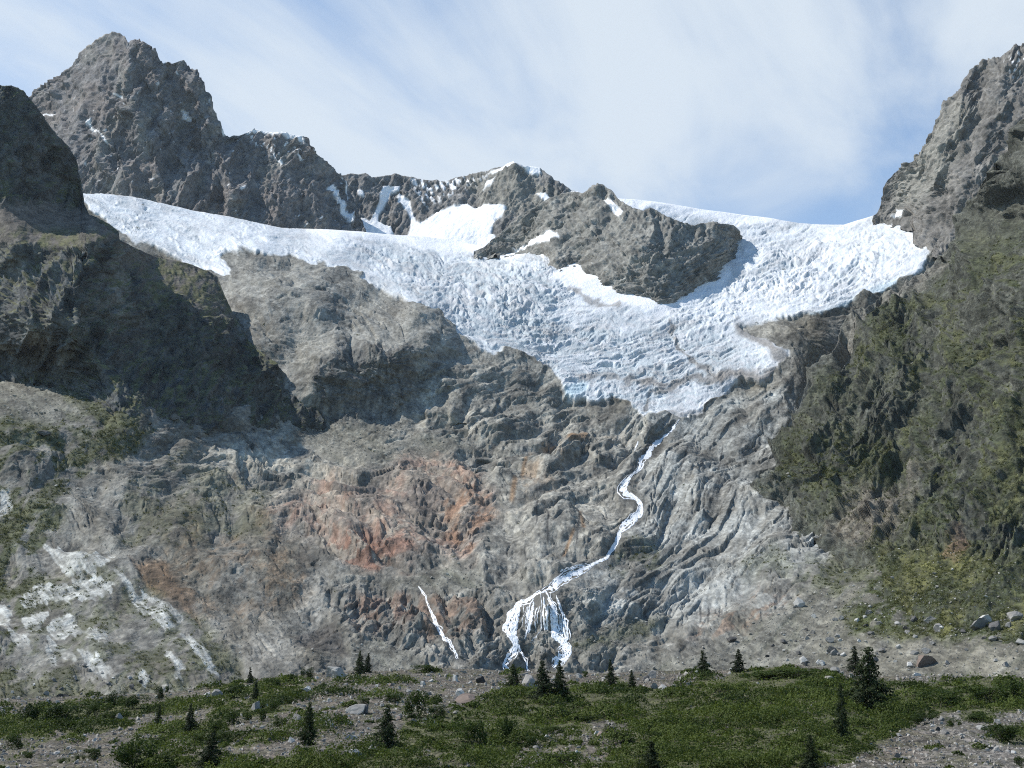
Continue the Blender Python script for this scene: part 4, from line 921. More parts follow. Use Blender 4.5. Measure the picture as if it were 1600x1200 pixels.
def ribbons(lst, seed, name):
    """lst: (points, widths px, strands). Each strand is a lumpy rounded rope of water lying on the rock"""
    r = np.random.default_rng(seed); VV, FF = [], []; base = 0
    for pts, wd, ns in lst:
        P = np.array(pts, float)
        seg = np.hypot(*np.diff(P, axis=0).T); cum = np.concatenate([[0], np.cumsum(seg)])
        wd = np.interp(cum, np.linspace(0, cum[-1], len(wd)), wd) if np.ndim(wd) else np.full(len(P), wd)
        big_ = ns in (7, 6)
        for k in range(ns):
            n = max(4, int(cum[-1] / 1.3)); t = np.linspace(0, cum[-1], n)
            if ns > 1:
                a, b = sorted(r.uniform(0, 1, 2)); 
                if b - a < .35: b = min(1, a + .5)
                if k == 0: a, b = 0, 1
                t = np.linspace(a * cum[-1], b * cum[-1], max(4, int(n * (b - a))))
            x = np.interp(t, cum, P[:, 0]); y = np.interp(t, cum, P[:, 1]); w = np.interp(t, cum, wd)
            dx, dy = np.gradient(x), np.gradient(y); l = np.hypot(dx, dy) + 1e-6; nx, ny = -dy / l, dx / l
            off = 0 if k == 0 else r.uniform(-.5, .5)
            wob = fbm(np.stack([t, 0 * t + 31 * k + seed, 0 * t], -1), 16, 3, 4)
            wb2 = fbm(np.stack([t, 0 * t + 77 * k + seed, 0 * t], -1), 7, 3, 9)
            hw = w * (.5 if ns == 1 else ((.30 if big_ else .12) if k == 0 else (r.uniform(.04, .13) if big_ else r.uniform(.045, .115)))) * np.clip(1 + .8 * wb2, .15, 2) * np.clip(np.minimum(np.arange(len(t)), np.arange(len(t))[::-1]) / 3 + .15, 0, 1)
            hw = np.maximum(hw, .28)
            cxx = x + nx * w * (off + (.16 if big_ or ns < 4 else .30) * wob); cyy = y + ny * w * (off + (.16 if big_ or ns < 4 else .30) * wob)
            cs = np.array([-1, -.55, 0, .55, 1.0]); hh = np.array([-.6, .3, .5, .3, -.6])
            U = cxx[:, None] + nx[:, None] * hw[:, None] * cs; V = cyy[:, None] + ny[:, None] * hw[:, None] * cs
            Pw, nn = main_at(U, V)
            sc_ = Pw[..., 1:2] / F
            lift = (hh[None] * (.4 + .04 * hw[:, None]) + .28 + .15 * r.standard_normal(U.shape) * (np.abs(cs) < .9))[..., None]
            q = Pw + nn * lift * sc_ - np.array([0, 1, 0]) * .35 * sc_
            m = len(t); idx = base + np.arange(m * 5).reshape(m, 5)
            VV.append(q.reshape(-1, 3)); FF.append(np.stack([idx[:-1, :-1], idx[:-1, 1:], idx[1:, 1:], idx[1:, :-1]], -1).reshape(-1, 4)); base += m * 5
    me = np_mesh(name, np.concatenate(VV), np.concatenate(FF)); me.materials.append(M_w)
    return link(bpy.data.objects.new(name, me), kind='structure')
ribbons([(STREAM, [7, 4, 5, 10, 14, 9, 4, 12, 16, 8, 4, 15, 19, 8, 5, 12, 7, 4, 9, 14, 13, 17, 12], 7), ([(930,880),(905,886),(880,899),(860,912),(846,922)], [5, 4, 5], 3)] + [(p, w_ * (.6 if w_ < 2.5 else 1), 1 if w_ < 2.5 else 3) for p, w_ in RILLS if w_ > 2], 5, 'stream')
fl = [(FALLS['left'], [8, 10, 10, 10, 10, 10, 10, 10, 11, 9, 6], 17), (FALLS['leftb'], [5, 10, 13, 11, 6], 16), (FALLS['left2'], [7, 7, 8, 7], 4), (FALLS['right'], [7, 9, 10, 13, 14, 13, 13, 12, 8], 20), (FALLS['right2'], [5, 6, 8, 9, 9, 9, 7], 9), (FALLS['right3'], [6, 6, 6, 5], 4),
      (FALLS['mid'], [3, 3, 3], 2), ([(834,938),(830,960),(824,990)], [7, 9, 9], 9), ([(850,932),(850,955),(852,985)], [8, 10, 9], 8), (FALLS['mid2'], [6, 6, 4], 5), (FALLS['mid3'], [5, 5], 4), ([(838,946),(836,985)], 1.6, 1), ([(842,944),(840,975)], 1.2, 1), ([(818,946),(815,978)], 3, 3), ([(850,940),(850,968)], 1.4, 1), ([(856,944),(856,975)], 2, 2), ([(845,985),(838,996),(828,1006)], [2, 3, 2], 2), ([(862,965),(861,992)], [3, 5], 3), ([(876,960),(880,995)], [3, 4], 3)]
ribbons(fl, 9, 'waterfall')
ribbons([(SIDE, [2.5, 3, 3.5, 4, 5, 6, 8, 7, 8, 8, 9], 9), ([(664,965),(672,975),(681,980)], 1.5, 1)], 13, 'side_cascade')

# ------------------------------------------------------------------ plants
def leaf_faces(cent, size, up=.35, r=RNG, nrm=None):
    """one small leaf-shaped quad per centre, turned at random"""
    n = len(cent)
    a = r.standard_normal((n, 3)); a /= np.linalg.norm(a, axis=1, keepdims=True)
    nr = r.standard_normal((n, 3)); nr[:, 2] += up * 3
    if nrm is not None: nr = nr * .55 + nrm * 2.2
    nr -= a * (nr * a).sum(1, keepdims=True)
    b = np.cross(a, nr); b /= np.linalg.norm(b, axis=1, keepdims=True) + 1e-9
    s = np.asarray(size).reshape(-1, 1) * np.ones((n, 1)); k = r.uniform(.45, .8, (n, 1))
    v = np.stack([cent - a * s, cent + b * s * k, cent + a * s, cent - b * s * k], 1).reshape(-1, 3)
    return v, np.arange(n * 4).reshape(n, 4)

M_cover = leaf_mat('dwarf_willow_leaf', (.020, .036, .005), (.090, .118, .018), .05)
M_shrub = leaf_mat('alder_leaf', (.016, .030, .005), (.055, .082, .013), .5)
M_spruce = leaf_mat('spruce_needle', (.012, .021, .008), (.042, .058, .018), .6)
M_bark = simple_mat('bark', (.05, .04, .032), (.10, .085, .07), 3.0, .5, .03, False)
M_bould = simple_mat('boulder_rock', (.14, .132, .12), (.26, .25, .23), 1.6, .6, .12)
M_pale = simple_mat('pale_boulder_rock', (.28, .27, .245), (.42, .41, .38), 1.6, .6, .12)
M_dark = simple_mat('dark_boulder_rock', (.06, .058, .056), (.12, .115, .108), 1.6, .6, .12)
M_pink = simple_mat('pink_boulder_rock', (.14, .105, .085), (.21, .165, .135), 1.2, .6, .12)
M_stone = simple_mat('stone', (.20, .182, .155), (.36, .335, .29), .8, .3, .05)

# low ground cover: leaves from the soil up to an uneven top
n = 400000
cu = RNG.uniform(-220, 1820, n); cv = RNG.uniform(1036, 1216, n)
cm = cover_mask(cu, cv)
k = RNG.uniform(0, 1, n) < cm * (.2 + .8 * sstep(-.1, .25, fbm(uvp(cu, cv, 3, 2.6, 1, 8), 26, 4, 31, .6)))
cu, cv = cu[k], cv[k]; cy = hit(cu, cv); k = ~np.isnan(cy); cu, cv, cy = cu[k], cv[k], cy[k]
cx_ = ray(cu, cv)[0] * cy
Pc = np.stack([cx_, cy, 0 * cx_], -1)
hc = np.clip(.10 + 1.15 * fbm(Pc, 11, 3, 6, .5) + .6 * fbm(Pc * np.array([1, .6, 1]), 4.0, 3, 16, .5), .04, 2.0) * (1 + .9 * sstep(1380, 1480, cu) * sstep(1110, 1080, cv)) * (.6 + .4 * sstep(560, 720, cu))
zc_ = gz(cx_, cy) + hc * np.sqrt(RNG.uniform(0, 1, len(cx_)))
lv, lf = leaf_faces(np.stack([cx_, cy, zc_], -1), cy / F * RNG.uniform(.8, 1.9, len(cx_)) * 1.3, 1.0)
# hummocks of scrub: domes of leaves in all sizes
mn = 1850; mu = RNG.uniform(-220, 1820, mn); mv = RNG.uniform(1040, 1216, mn)
k = RNG.uniform(0, 1, mn) < cover_mask(mu, mv) * .8 + .04; mu, mv = mu[k], mv[k]; my = hit(mu, mv); k = ~np.isnan(my); mu, mv, my = mu[k], mv[k], my[k]
mx_ = ray(mu, mv)[0] * my
mr_ = my / F * (7 + RNG.pareto(1.5, len(mu)) * 7).clip(0, 46); mh = np.minimum(mr_ * RNG.uniform(.5, 1.0, len(mu)), 2.6)
cnt = (60 + 420 * (mr_ / (my / F) / 30) ** 1.6).astype(int); rep = np.repeat(np.arange(len(mu)), cnt); m_ = len(rep)
th_ = RNG.uniform(0, 6.283, m_); rr_ = np.sqrt(RNG.uniform(0, 1, m_)); lump = .8 + .35 * fbm(np.stack([mx_[rep] + np.cos(th_) * rr_ * mr_[rep], my[rep] + np.sin(th_) * rr_ * mr_[rep], 0 * rr_], -1), 1.6, 2, 4)
hx = mx_[rep] + np.cos(th_) * rr_ * mr_[rep] * 1.15; hy = my[rep] + np.sin(th_) * rr_ * mr_[rep] * .8
hz = gz(hx, hy) + mh[rep] * np.sqrt(np.clip(1 - rr_ ** 2, 0, 1)) * lump * RNG.uniform(.55, 1.05, m_)
lv2, lf2 = leaf_faces(np.stack([hx, hy, hz], -1), hy / F * RNG.uniform(.9, 2.0, m_) * 1.25, .2, RNG, np.stack([np.cos(th_) * rr_ * 1.3, np.sin(th_) * rr_ * 1.3, np.sqrt(np.clip(1.02 - rr_ ** 2, 0, 1))], -1))
lf = np.concatenate([lf, lf2 + len(lv)]); lv = np.concatenate([lv, lv2])
me = np_mesh('ground_cover', lv, lf, smooth=False); me.materials.append(M_cover)
link(bpy.data.objects.new('ground_cover', me), kind='stuff', label='dense low green dwarf willow scrub covering the meadow', cat='ground cover')

def cone_points(n, r, sparse=0):
    """needle sprays on drooping whorls of a spruce of height 1, radius .5"""
    out = []; lev = 24; lean = r.uniform(0, 6.28)
    for i in range(lev):
        h = .06 + .92 * (i / (lev - 1)) ** .92
        R = .5 * (1 - h) ** .82 * r.uniform(.7, 1.15) * (1 + .18 * math.sin(i * .9 + lean)) + .012
        if h < .16: R *= .8 + h
        for b in range(int(5 + 9 * (1 - h))):
            a = r.uniform(0, 2 * math.pi); Rb = R * r.uniform(.45, 1.2) * (1 + .22 * math.cos(a - lean))
            m = max(2, int(n / (lev * 10) * (Rb / .25 + .25)))
            t = np.sqrt(r.uniform(.02, 1, m))
            w_ = .035 * (1 - .5 * t) + .006
            out.append(np.stack([np.cos(a) * Rb * t + r.normal(0, 1, m) * w_, np.sin(a) * Rb * t + r.normal(0, 1, m) * w_, h - .11 * Rb / .5 * t ** 1.5 + .05 * Rb * t ** 4 + r.normal(0, .008, m)], -1))
    return np.concatenate(out)
def tree_meshes(seed):
    r = np.random.default_rng(seed)
    P = cone_points(6500, r)
    nn_ = P.copy(); nn_[:, 2] = .22; nn_ /= np.linalg.norm(nn_, axis=1, keepdims=True); v_, f_ = leaf_faces(P, r.uniform(.014, .03, len(P)), .15, r, nn_ * .7)
    me = np_mesh('spruce_crown', v_, f_, smooth=False); me.materials.append(M_spruce)
    t = np.linspace(0, 1, 12); a = np.linspace(0, 2 * np.pi, 9)[:-1]
    rad = .024 * (1 - t) ** .8 + .002
    bx, by = .01 * np.sin(t * 5 + seed), .01 * np.cos(t * 4)
    tv = np.stack([bx[:, None] + rad[:, None] * np.cos(a), by[:, None] + rad[:, None] * np.sin(a), np.repeat(t[:, None] * .99 - .02, 8, 1)], -1).reshape(-1, 3)
    i = np.arange(12 * 8).reshape(12, 8); tf = np.stack([i[:-1], np.roll(i, -1, 1)[:-1], np.roll(i, -1, 1)[1:], i[1:]], -1).reshape(-1, 4)
    mt = np_mesh('spruce_trunk', tv, tf); mt.materials.append(M_bark)
    return me, mt
TREES = [tree_meshes(s) for s in (1, 2, 3, 4, 5)]
def shrub_mesh(seed, nl=1500, tall=False):
    r = np.random.default_rng(seed)
    k = 9; cc = np.stack([r.normal(0, .22, k), r.normal(0, .22, k), r.uniform(.25, .72, k)], -1); cr = r.uniform(.16, .30, k)
    j = r.integers(0, k, nl); d = r.standard_normal((nl, 3)); d /= np.linalg.norm(d, axis=1, keepdims=True)
    P = cc[j] + d * cr[j][:, None] * (r.uniform(.2, 1, (nl, 1)) ** .4) * np.array([1, 1, .95])
    P[:, 2] = np.clip(P[:, 2], .01, 1.05)
    low = np.stack([r.normal(0, .3, nl // 4), r.normal(0, .3, nl // 4), r.uniform(0, .3, nl // 4)], -1)
    P = np.concatenate([P, low])
    nn_ = np.concatenate([d, np.tile([[0, 0, 1.0]], (nl // 4, 1))]); v_, f_ = leaf_faces(P, r.uniform(.022, .05, len(P)), .1, r, nn_)
    me = np_mesh('foliage', v_, f_, smooth=False); me.materials.append(M_shrub)
    # stems
    V_, F_ = [], []
    for q_ in range(6):
        a = r.uniform(0, 6.28); e = np.array([math.cos(a) * .25, math.sin(a) * .25, r.uniform(.5, .8)])
        b0 = len(V_) * 1
        for t in (0, .5, 1):
            c = e * np.array([t, t, t ** .8]); rr = .012 * (1 - .6 * t)
            V_ += [c + np.array([math.cos(x) * rr, math.sin(x) * rr, 0]) for x in (0, 2.09, 4.19)]
        for s_ in (0, 3):
            for x in range(3): F_.append([b0 + s_ + x, b0 + s_ + (x + 1) % 3, b0 + s_ + 3 + (x + 1) % 3, b0 + s_ + 3 + x])
    ms = np_mesh('stems', np.array(V_), np.array(F_)); ms.materials.append(M_bark)
    return me, ms
SHRUBS = [shrub_mesh(s) for s in (11, 12, 13, 14)]
def plant(name, parts, meshes, u_, v_, hpx, wpx, label, cat, group, rz=None):
    x, y, z = ground_point(u_, v_)
    e = bpy.data.objects.new(name, None); e.empty_display_size = .5
    e.location = (x, y, z - .08); s_ = y / F
    e.rotation_euler = (0, 0, random.uniform(0, 6.28)); e.scale = (wpx * s_, wpx * s_, hpx * s_)
    link(e, label=label, cat=cat, group=group)
    for pn, m_ in zip(parts, meshes):
        o = bpy.data.objects.new(pn, m_); link(o, parent=e)
    return e
GT = 'spruces scattered over the valley floor'
TL = [
 (562,1053,30,17,'taller spruce of the close pair beside a big pale boulder, left of the side cascade'),
 (575,1052,25,12,'smaller right-hand spruce of the close pair left of the side cascade'),
 (399,1096,28,13,'slim dark spruce standing by a grey rounded stone, below the bushes on the left crest'),
 (390,1068,22,9,'tiny spire of a spruce poking up behind the bushes on the left crest'),
 (247,1142,33,13,'thin spruce among pale stones, left of a slightly taller one'),
 (296,1147,39,19,'pointed spruce among pale stones, right of a thinner one at lower left'),
 (482,1164,58,24,'tall ragged spruce on the stony ground left of centre'),
 (605,1169,56,34,'broad dark spruce at the left end of the green scrub'),
 (1099,1057,34,21,'open-branched spruce on the reddish gravel bank, left of the two there'),
 (1155,1051,30,19,'compact dark spruce at the right end of the gravel bank'),
 (1337,1050,34,22,'small spruce half hidden behind the largest spruce'),
 (1362,1112,84,60,'largest and broadest spruce, dark, on the right of the meadow'),
 (1318,1159,74,22,'narrow column-shaped dark spruce in front of the largest one'),
 (802,1075,31,24,'squat dark spruce below the left foot of the waterfall'),
 (848,1097,54,34,'left-hand tree of the dark spruce pair under the waterfall'),
 (875,1095,52,25,'right-hand, slimmer tree of the dark spruce pair under the waterfall'),
 (954,1073,35,15,'slender spruce at the edge of the scrub, right of the waterfall'),
 (987,1076,24,12,'little faint spruce on the gravel edge, right of the slender one'),
 (330,1203,50,36,'bushy spruce at the bottom edge, right of the large round bush'),
 (1268,1203,46,26,'pointed spruce sunk in the scrub at the bottom edge, right of centre'),
 (1018,1204,36,34,'low broad spruce at the bottom edge near the middle')]
for i, (u_, v_, h_, w_, lb) in enumerate(TL):
    plant('spruce_tree', ('crown', 'trunk'), TREES[i % 5], u_, v_, h_ * 1.16, w_ * 1.5, lb, 'tree', GT)
GS = 'shrubs on the stony valley floor'
SL = [
 (365,1091,38,23,'wide green shrub on the left crest, behind the slim spruce'),(426,1075,28,17,'low wide shrub on the crest, right of the tiny spire'),(455,1069,18,15,'round bright shrub on the left crest'),(482,1061,18,19,'dark upright shrub on the crest, left of the big pale boulder'),
 (500,1083,20,18,'green shrub beside a flat pale stone, under the big pale boulder'),(521,1083,18,11,'small yellow-green shrub below the big pale boulder'),(409,1129,18,22,'upright bright green shrub below the slim dark spruce'),(425,1113,26,22,'greyish shrub right of the slim dark spruce'),
 (451,1098,22,10,'flat olive shrub on open gravel, left of centre'),(569,1101,18,11,'small flat shrub on the open gravel below the spruce pair'),(532,1135,20,18,'dark shrub between two pale stones, right of the tall ragged spruce'),(437,1135,26,17,'loose shrub left of the tall ragged spruce'),
 (336,1147,24,22,'dark shrub right of the pointed spruce at lower left'),(350,1157,20,14,'small round shrub in front of a darker one at lower left'),(306,1165,28,17,'grey-green shrub below the pointed spruce at lower left'),(365,1133,38,28,'loose wide shrub among the stones above the tall ragged spruce'),
 (50,1134,34,36,'tall dark shrub at the left end of the thicket near the left edge'),(97,1133,62,34,'broad smooth green thicket shrub near the left edge'),(149,1121,28,22,'dark round shrub right of the broad thicket'),(177,1104,26,24,'very dark shrub against the grey hillside'),
 (207,1109,42,24,'mid-green shrub right of the very dark one'),(248,1095,14,24,'narrow upright shrub against the hillside'),(262,1081,10,12,'small dark shrub on the hillside edge'),(175,1127,20,18,'bright green shrub beside a pale bluish boulder'),
 (112,1139,24,14,'low shrub below the broad thicket'),(250,1165,20,14,'small shrub on the gravel left of the bottom bush'),(145,1187,26,17,'green shrub on reddish gravel at lower left'),(122,1189,13,13,'little dark shrub on the gravel at lower left'),
 (98,1193,17,11,'low dark shrub near the bottom left corner'),(42,1185,22,13,'flat green shrub near the bottom left corner'),(16,1173,34,28,'large shrub cut by the left edge'),(208,1205,58,52,'large round dark bush at the bottom edge on the left'),
 (260,1202,28,25,'dark bush at the bottom edge beside the large round one'),(617,1099,31,16,'wide low green shrub on gravel, left of the big dark shrub'),(655,1123,42,42,'big dark shrub on the gravel above the broad spruce'),(684,1120,30,20,'low green shrub at the right foot of the big dark shrub'),
 (600,1067,17,14,'small shrub on the crest below the side cascade, left one'),(664,1051,34,14,'flat shrub at the foot of the side cascade'),(729,1183,32,22,'dark round shrub in the scrub near the bottom, left one of two'),(767,1185,36,20,'dark flat shrub in the scrub near the bottom, right one of two'),
 (793,1161,28,44,'tall very dark shrub in the middle of the scrub'),(735,1161,48,36,'broad dark shrub left of the tall very dark one'),(833,1169,28,20,'round shrub at the edge of a stony patch'),(952,1145,18,13,'small dark shrub on the open meadow in the middle'),
 (975,1161,44,18,'long dark shrub below the small one in the middle'),(1024,1157,30,13,'flat dark shrub right of the long one in the middle'),(861,1147,40,13,'long low shrub above the stony patch'),(912,1127,34,11,'low mounded shrub below the spruce pair'),
 (880,1121,34,15,'dark mound of scrub right under the spruce pair'),(876,1196,64,20,'wide bright shrub at the bottom edge of the stony patch'),(915,1059,11,10,'small shrub on the gravel right of the waterfall'),(1487,1137,20,17,'dark shrub at the top of the pale gravel patch on the right'),
 (1523,1129,36,17,'olive shrub above the pale gravel patch on the right'),(1567,1161,54,27,'wide green shrub island in the pale gravel at the right'),(1594,1197,18,16,'dark shrub in the bottom right corner'),(1440,1132,34,20,'dark shrub at the edge of the dense scrub on the right'),
 (1385,1118,30,22,'dark shrub at the foot of the largest spruce'),(1545,1100,60,30,'tall upright willow shrub on the right crest, left one'),(1590,1098,50,34,'tall upright willow shrub at the right edge'),(1480,1102,56,26,'long willow shrub right of the largest spruce'),
 (1200,1062,70,18,'rounded willow shrub on the crest beside the gravel bank'),(1245,1060,60,16,'rounded willow shrub on the crest, further right')]
for i, (u_, v_, w_, h_, lb) in enumerate(SL):
    plant('shrub', ('foliage', 'stems'), SHRUBS[i % 4], u_, v_, h_ * 1.05, w_ * .95, lb, 'shrub', GS)

# ------------------------------------------------------------------ boulders and stones
def rock_verts(r, sub, flat=1.0):
    import bmesh
    bm = bmesh.new(); bmesh.ops.create_icosphere(bm, subdivisions=sub, radius=1)
    P = np.array([v.co[:] for v in bm.verts]); fc = np.array([[v.index for v in f.verts] for f in bm.faces]); bm.free()
    # cut by random planes: broken facets
    for _ in range(13):
        d = r.standard_normal(3); d /= np.linalg.norm(d); h = r.uniform(.32, .78)
        t = P @ d; P = P - np.clip(t - h, 0, None)[:, None] * d[None] * .95
    if sub > 2: P = P * (1 + .07 * fbm(P * 10 + r.uniform(0, 90, 3), 7, 4, 2, .6))[:, None]
    P *= np.array([1, r.uniform(.7, .95), r.uniform(.55, .8) * flat])
    P[:, 2] -= P[:, 2].min() * .72
    P[:, :2] /= np.ptp(P[:, 0]); P[:, 2] /= P[:, 2].max()
    return P, fc
BM = []
for s_ in range(7):
    P, fc = rock_verts(np.random.default_rng(60 + s_), 4)
    BM.append([])
    for mt in (M_bould, M_pale, M_dark, M_pink):
        me = np_mesh('boulder', P, fc, smooth=False); me.materials.append(mt); BM[-1].append(me)
GB = 'boulders lying on the valley floor and scree'
BL = [ # u, foot v, width, height, tone, label, place (g meadow / s slope)
 (523,1058,30,17,1,'big pale angular boulder on the crest, left of the spruce pair','g'),(482,1081,18,9,1,'flat white stone between two green shrubs under the big pale boulder','g'),(339,1090,16,12,0,'rounded grey boulder at the hillside foot, left of the wide green shrub','g'),(323,1089,8,6,1,'small white stone left of the rounded grey boulder','g'),
 (463,1128,15,12,0,'grey tilted boulder on open gravel above the tall ragged spruce','g'),(512,1134,18,14,1,'pale slab-like boulder right of the tall ragged spruce','g'),(561,1116,30,14,0,'long grey boulder on gravel, joined by a dark block at its right','g'),(570,1116,11,15,2,'dark square block at the right end of the long grey boulder','g'),
 (455,1162,12,11,1,'white boulder at the left foot of the tall ragged spruce','g'),(549,1157,20,8,1,'flat pale boulder between the tall ragged and the broad spruce','g'),(557,1184,20,13,1,'cream boulder on grass, left of the broad spruce foot','g'),(582,1177,11,12,1,'upright pale boulder at the left foot of the broad spruce','g'),
 (400,1110,17,13,0,'grey rounded stone at the foot of the slim dark spruce','g'),(426,1156,13,9,0,'grey boulder in the row of dark stones left of the tall ragged spruce','g'),(711,1065,9,11,1,'upright pale stone on the crest, right of the side cascade','g'),(752,1068,18,10,2,'dark brown boulder on the crest, left of the waterfall','g'),
 (719,1090,14,13,1,'pale block in the boulder heap left of the waterfall','g'),(727,1100,30,13,3,'large pinkish brown boulder at the front of the boulder heap','g'),(826,1074,24,19,0,'big grey boulder behind the dark spruces under the waterfall','g'),(646,1130,14,7,1,'white flat stone at the foot of the big dark shrub','g'),
 (1021,1060,12,12,0,'grey block on the reddish gravel bank','g'),(1010,1064,12,8,2,'dark stone beside the grey block on the gravel bank','g'),(1035,1079,16,9,1,'pale slab at the lower edge of the gravel bank','g'),(1023,1077,10,9,0,'grey stone left of the pale slab at the gravel bank','g'),(905,1060,10,7,1,'pale stone on the gravel right of the waterfall','g'),
 (187,1124,11,9,1,'pale bluish boulder amid shrubs at lower left','g'),(147,1160,8,5,1,'small white stone on gravel at lower left','g'),(1533,1142,16,8,1,'white boulder in the pale gravel patch, left of the shrub island','g'),(1558,1131,10,7,1,'pale round stone above the shrub island','g'),(1472,1127,11,7,1,'pale stone by the dark shrub on the right','g'),(1458,1138,8,5,1,'thin white stone on the scrub edge at right','g'),
 (1304,1051,14,8,1,'pale flat boulder on the crest, left of the largest spruce','g'),(1294,1064,17,7,0,'long grey slab lying on the crest, left of the largest spruce','g'),
 (1445,1038,40,16,3,'large pinkish rock lying on the scree at right','s'),(1432,1058,12,7,1,'pale stone at the scree foot below the pinkish rock','s'),(1423,1040,10,8,1,'pale stone left of the pinkish rock','s'),(1428,1021,14,6,1,'flat pale stone above the pinkish rock','s'),
 (1530,980,30,15,0,'big grey boulder on the grassy terrace at right','s'),(1540,969,14,9,1,'pale boulder perched behind the big grey one on the terrace','s'),(1558,982,17,13,2,'dark grey boulder right of the big grey one on the terrace','s'),(1576,979,11,9,1,'pale round boulder near the right edge of the terrace','s'),(1584,968,22,13,0,'bluish grey boulder high at the right edge','s'),
 (1451,971,18,10,0,'grey boulder on the grass slope above the scree','s'),(1428,970,12,9,2,'dark boulder left of the grey one on the grass slope','s'),(1465,984,14,11,0,'grey block below the grass slope on the scree top','s'),(1550,1000,12,8,1,'pale stone under the terrace boulders','s'),(1592,1005,16,8,1,'pale slab at the right edge under the terrace','s'),
 (1300,1018,16,9,0,'grey boulder on the left border of the scree','s'),(1296,1003,12,8,1,'pale stone above the grey boulder on the scree border','s'),(1258,1034,13,10,1,'pale block low on the grey scree','s'),(1247,945,18,12,1,'pale block on the grey slope under the overhang','s'),
 (99,1091,24,9,2,'dark flat rock slab on the hillside foot at lower left','s'),(72,680,18,7,0,'flat grey boulder on the grassy hillside at left','s'),(273,656,18,9,0,'grey boulder on the hillside crest under the dark cliff','s'),(310,682,14,9,0,'grey boulder right of the crest boulder under the dark cliff','s'),(1143,1001,14,7,2,'dark flat stone below the reddish outcrop','s'),(460,865,60,40,2,'massive dark rock knob on the hillside crest, left of the red rocks','x')]
def boulder(u_, v_, w_, h_, tone, lb, where, i):
    if where == 'x': return
    if where == 'g': p = ground_point(u_, v_)
    else:
        h = SEEN.at(u_, v_)
        if h is None: return
        p = tuple(h[0])
    s_ = p[1] / F
    o = bpy.data.objects.new('boulder', BM[i % 7][tone])
    o.location = (p[0], p[1], p[2] - .1 * h_ * s_); o.rotation_euler = (random.uniform(-.12, .12), random.uniform(-.2, .2), random.uniform(-.6, .6) + (math.pi if i % 2 else 0))
    o.scale = (w_ * s_ * 1.05, w_ * s_ * 1.05, h_ * s_ * 1.15)
    link(o, label=lb, cat='boulder', group=GB)
for i, b in enumerate(BL): boulder(*b, i)
# many smaller boulders that nothing tells apart
zones = [([(400,1095),(560,1060),(700,1055),(800,1062),(740,1120),(600,1130),(420,1160)], 46, 'small broken stone on the open gravel left of the waterfall foot', 'g'),
         ([(20,1150),(200,1140),(330,1150),(300,1200),(20,1200)], 26, 'small stone on the brown gravel at lower left', 'g'),
         ([(830,1150),(980,1140),(960,1195),(840,1195)], 14, 'small stone in the bare patch of the meadow', 'g'),
         ([(1400,1150),(1520,1130),(1600,1170),(1590,1200),(1380,1200)], 24, 'small pale stone in the gravel patch at lower right', 'g'),
         ([(1180,1030),(1300,930),(1400,960),(1600,1010),(1600,1045),(1250,1045)], 60, 'small block scattered on the wide scree slope at right', 's'),
         ([(20,1020),(280,1060),(280,1085),(20,1085)], 18, 'small stone on the lower left hillside', 's')]
rz_ = random.Random(5)
for poly, cnt, lb, wh in zones:
    P = np.array(poly, float); c = 0
    while c < cnt:
        a = rz_.uniform(P[:, 0].min(), P[:, 0].max()); b = rz_.uniform(P[:, 1].min(), P[:, 1].max())
        if poly_sd(np.array([a]), np.array([b]), poly)[0] < 0: continue
        w_ = rz_.uniform(4, 9) * (1 + .5 * (rz_.random() < .15))
        boulder(a, b, w_, w_ * rz_.uniform(.5, .75), rz_.choice((0, 0, 1, 1, 2, 3) if wh == 'g' else (0, 0, 1, 1, 2)), lb, wh, c)
        c += 1
# loose stones nobody could count
def stones(name, pts, size, r, label, mat_=None):
    Ps, fc = rock_verts(r, 1)
    n = len(pts); VV = []; 
    ang = r.uniform(0, 6.28, n); ca_, sa_ = np.cos(ang), np.sin(ang)
    q_ = Ps[None] * (r.uniform(.7, 1.3, (n, 1, 3))) * size[:, None, None] * np.array([1, 1, .62])
    q_ = np.stack([q_[..., 0] * ca_[:, None] - q_[..., 1] * sa_[:, None], q_[..., 0] * sa_[:, None] + q_[..., 1] * ca_[:, None], q_[..., 2]], -1) + pts[:, None]
    ff = fc[None] + (np.arange(n) * len(Ps))[:, None, None]
    me = np_mesh(name, q_.reshape(-1, 3), ff.reshape(-1, 3), smooth=False); me.materials.append(mat_ or M_stone)
    link(bpy.data.objects.new(name, me), kind='stuff', label=label, cat='stones')
n = 56000
su = RNG.uniform(-200, 1800, n); sv = RNG.uniform(1042, 1214, n)
k = RNG.uniform(0, 1, n) > cover_mask(su, sv) * .965 + .02
su, sv = su[k], sv[k]; sy = hit(su, sv); k = ~np.isnan(sy); su, sv, sy = su[k], sv[k], sy[k]
sx_ = ray(su, sv)[0] * sy
stones('gravel', np.stack([sx_, sy, gz(sx_, sy)], -1), sy / F * (1.2 + RNG.pareto(2.3, len(sy)) * 1.4).clip(0, 7), RNG, 'loose broken gravel and stones between the shrubs of the valley floor')
Pm = MAIN.P.reshape(-1, 3); pr = (sc_all * .9 + .10 * A_hill * rockm + .06 * A_wall * rockm) * (MAIN.v > 600); pr = pr / pr.sum()
ii = RNG.choice(len(Pm), 9000, p=pr)
Ph = RM.P.reshape(-1, 3); ph = RM.fan + .02; ph = ph / ph.sum(); jj = RNG.choice(len(Ph), 1800, p=ph)
pts = np.concatenate([Pm[ii], Ph[jj]])
stones('scree', pts, pts[:, 1] / F * (1.2 + RNG.pareto(2.8, len(pts)) * 1.1).clip(0, 6), RNG, 'loose scree stones strewn over the slopes', simple_mat('scree_stone', (.24, .225, .195), (.40, .38, .335), .8, .3, .05))

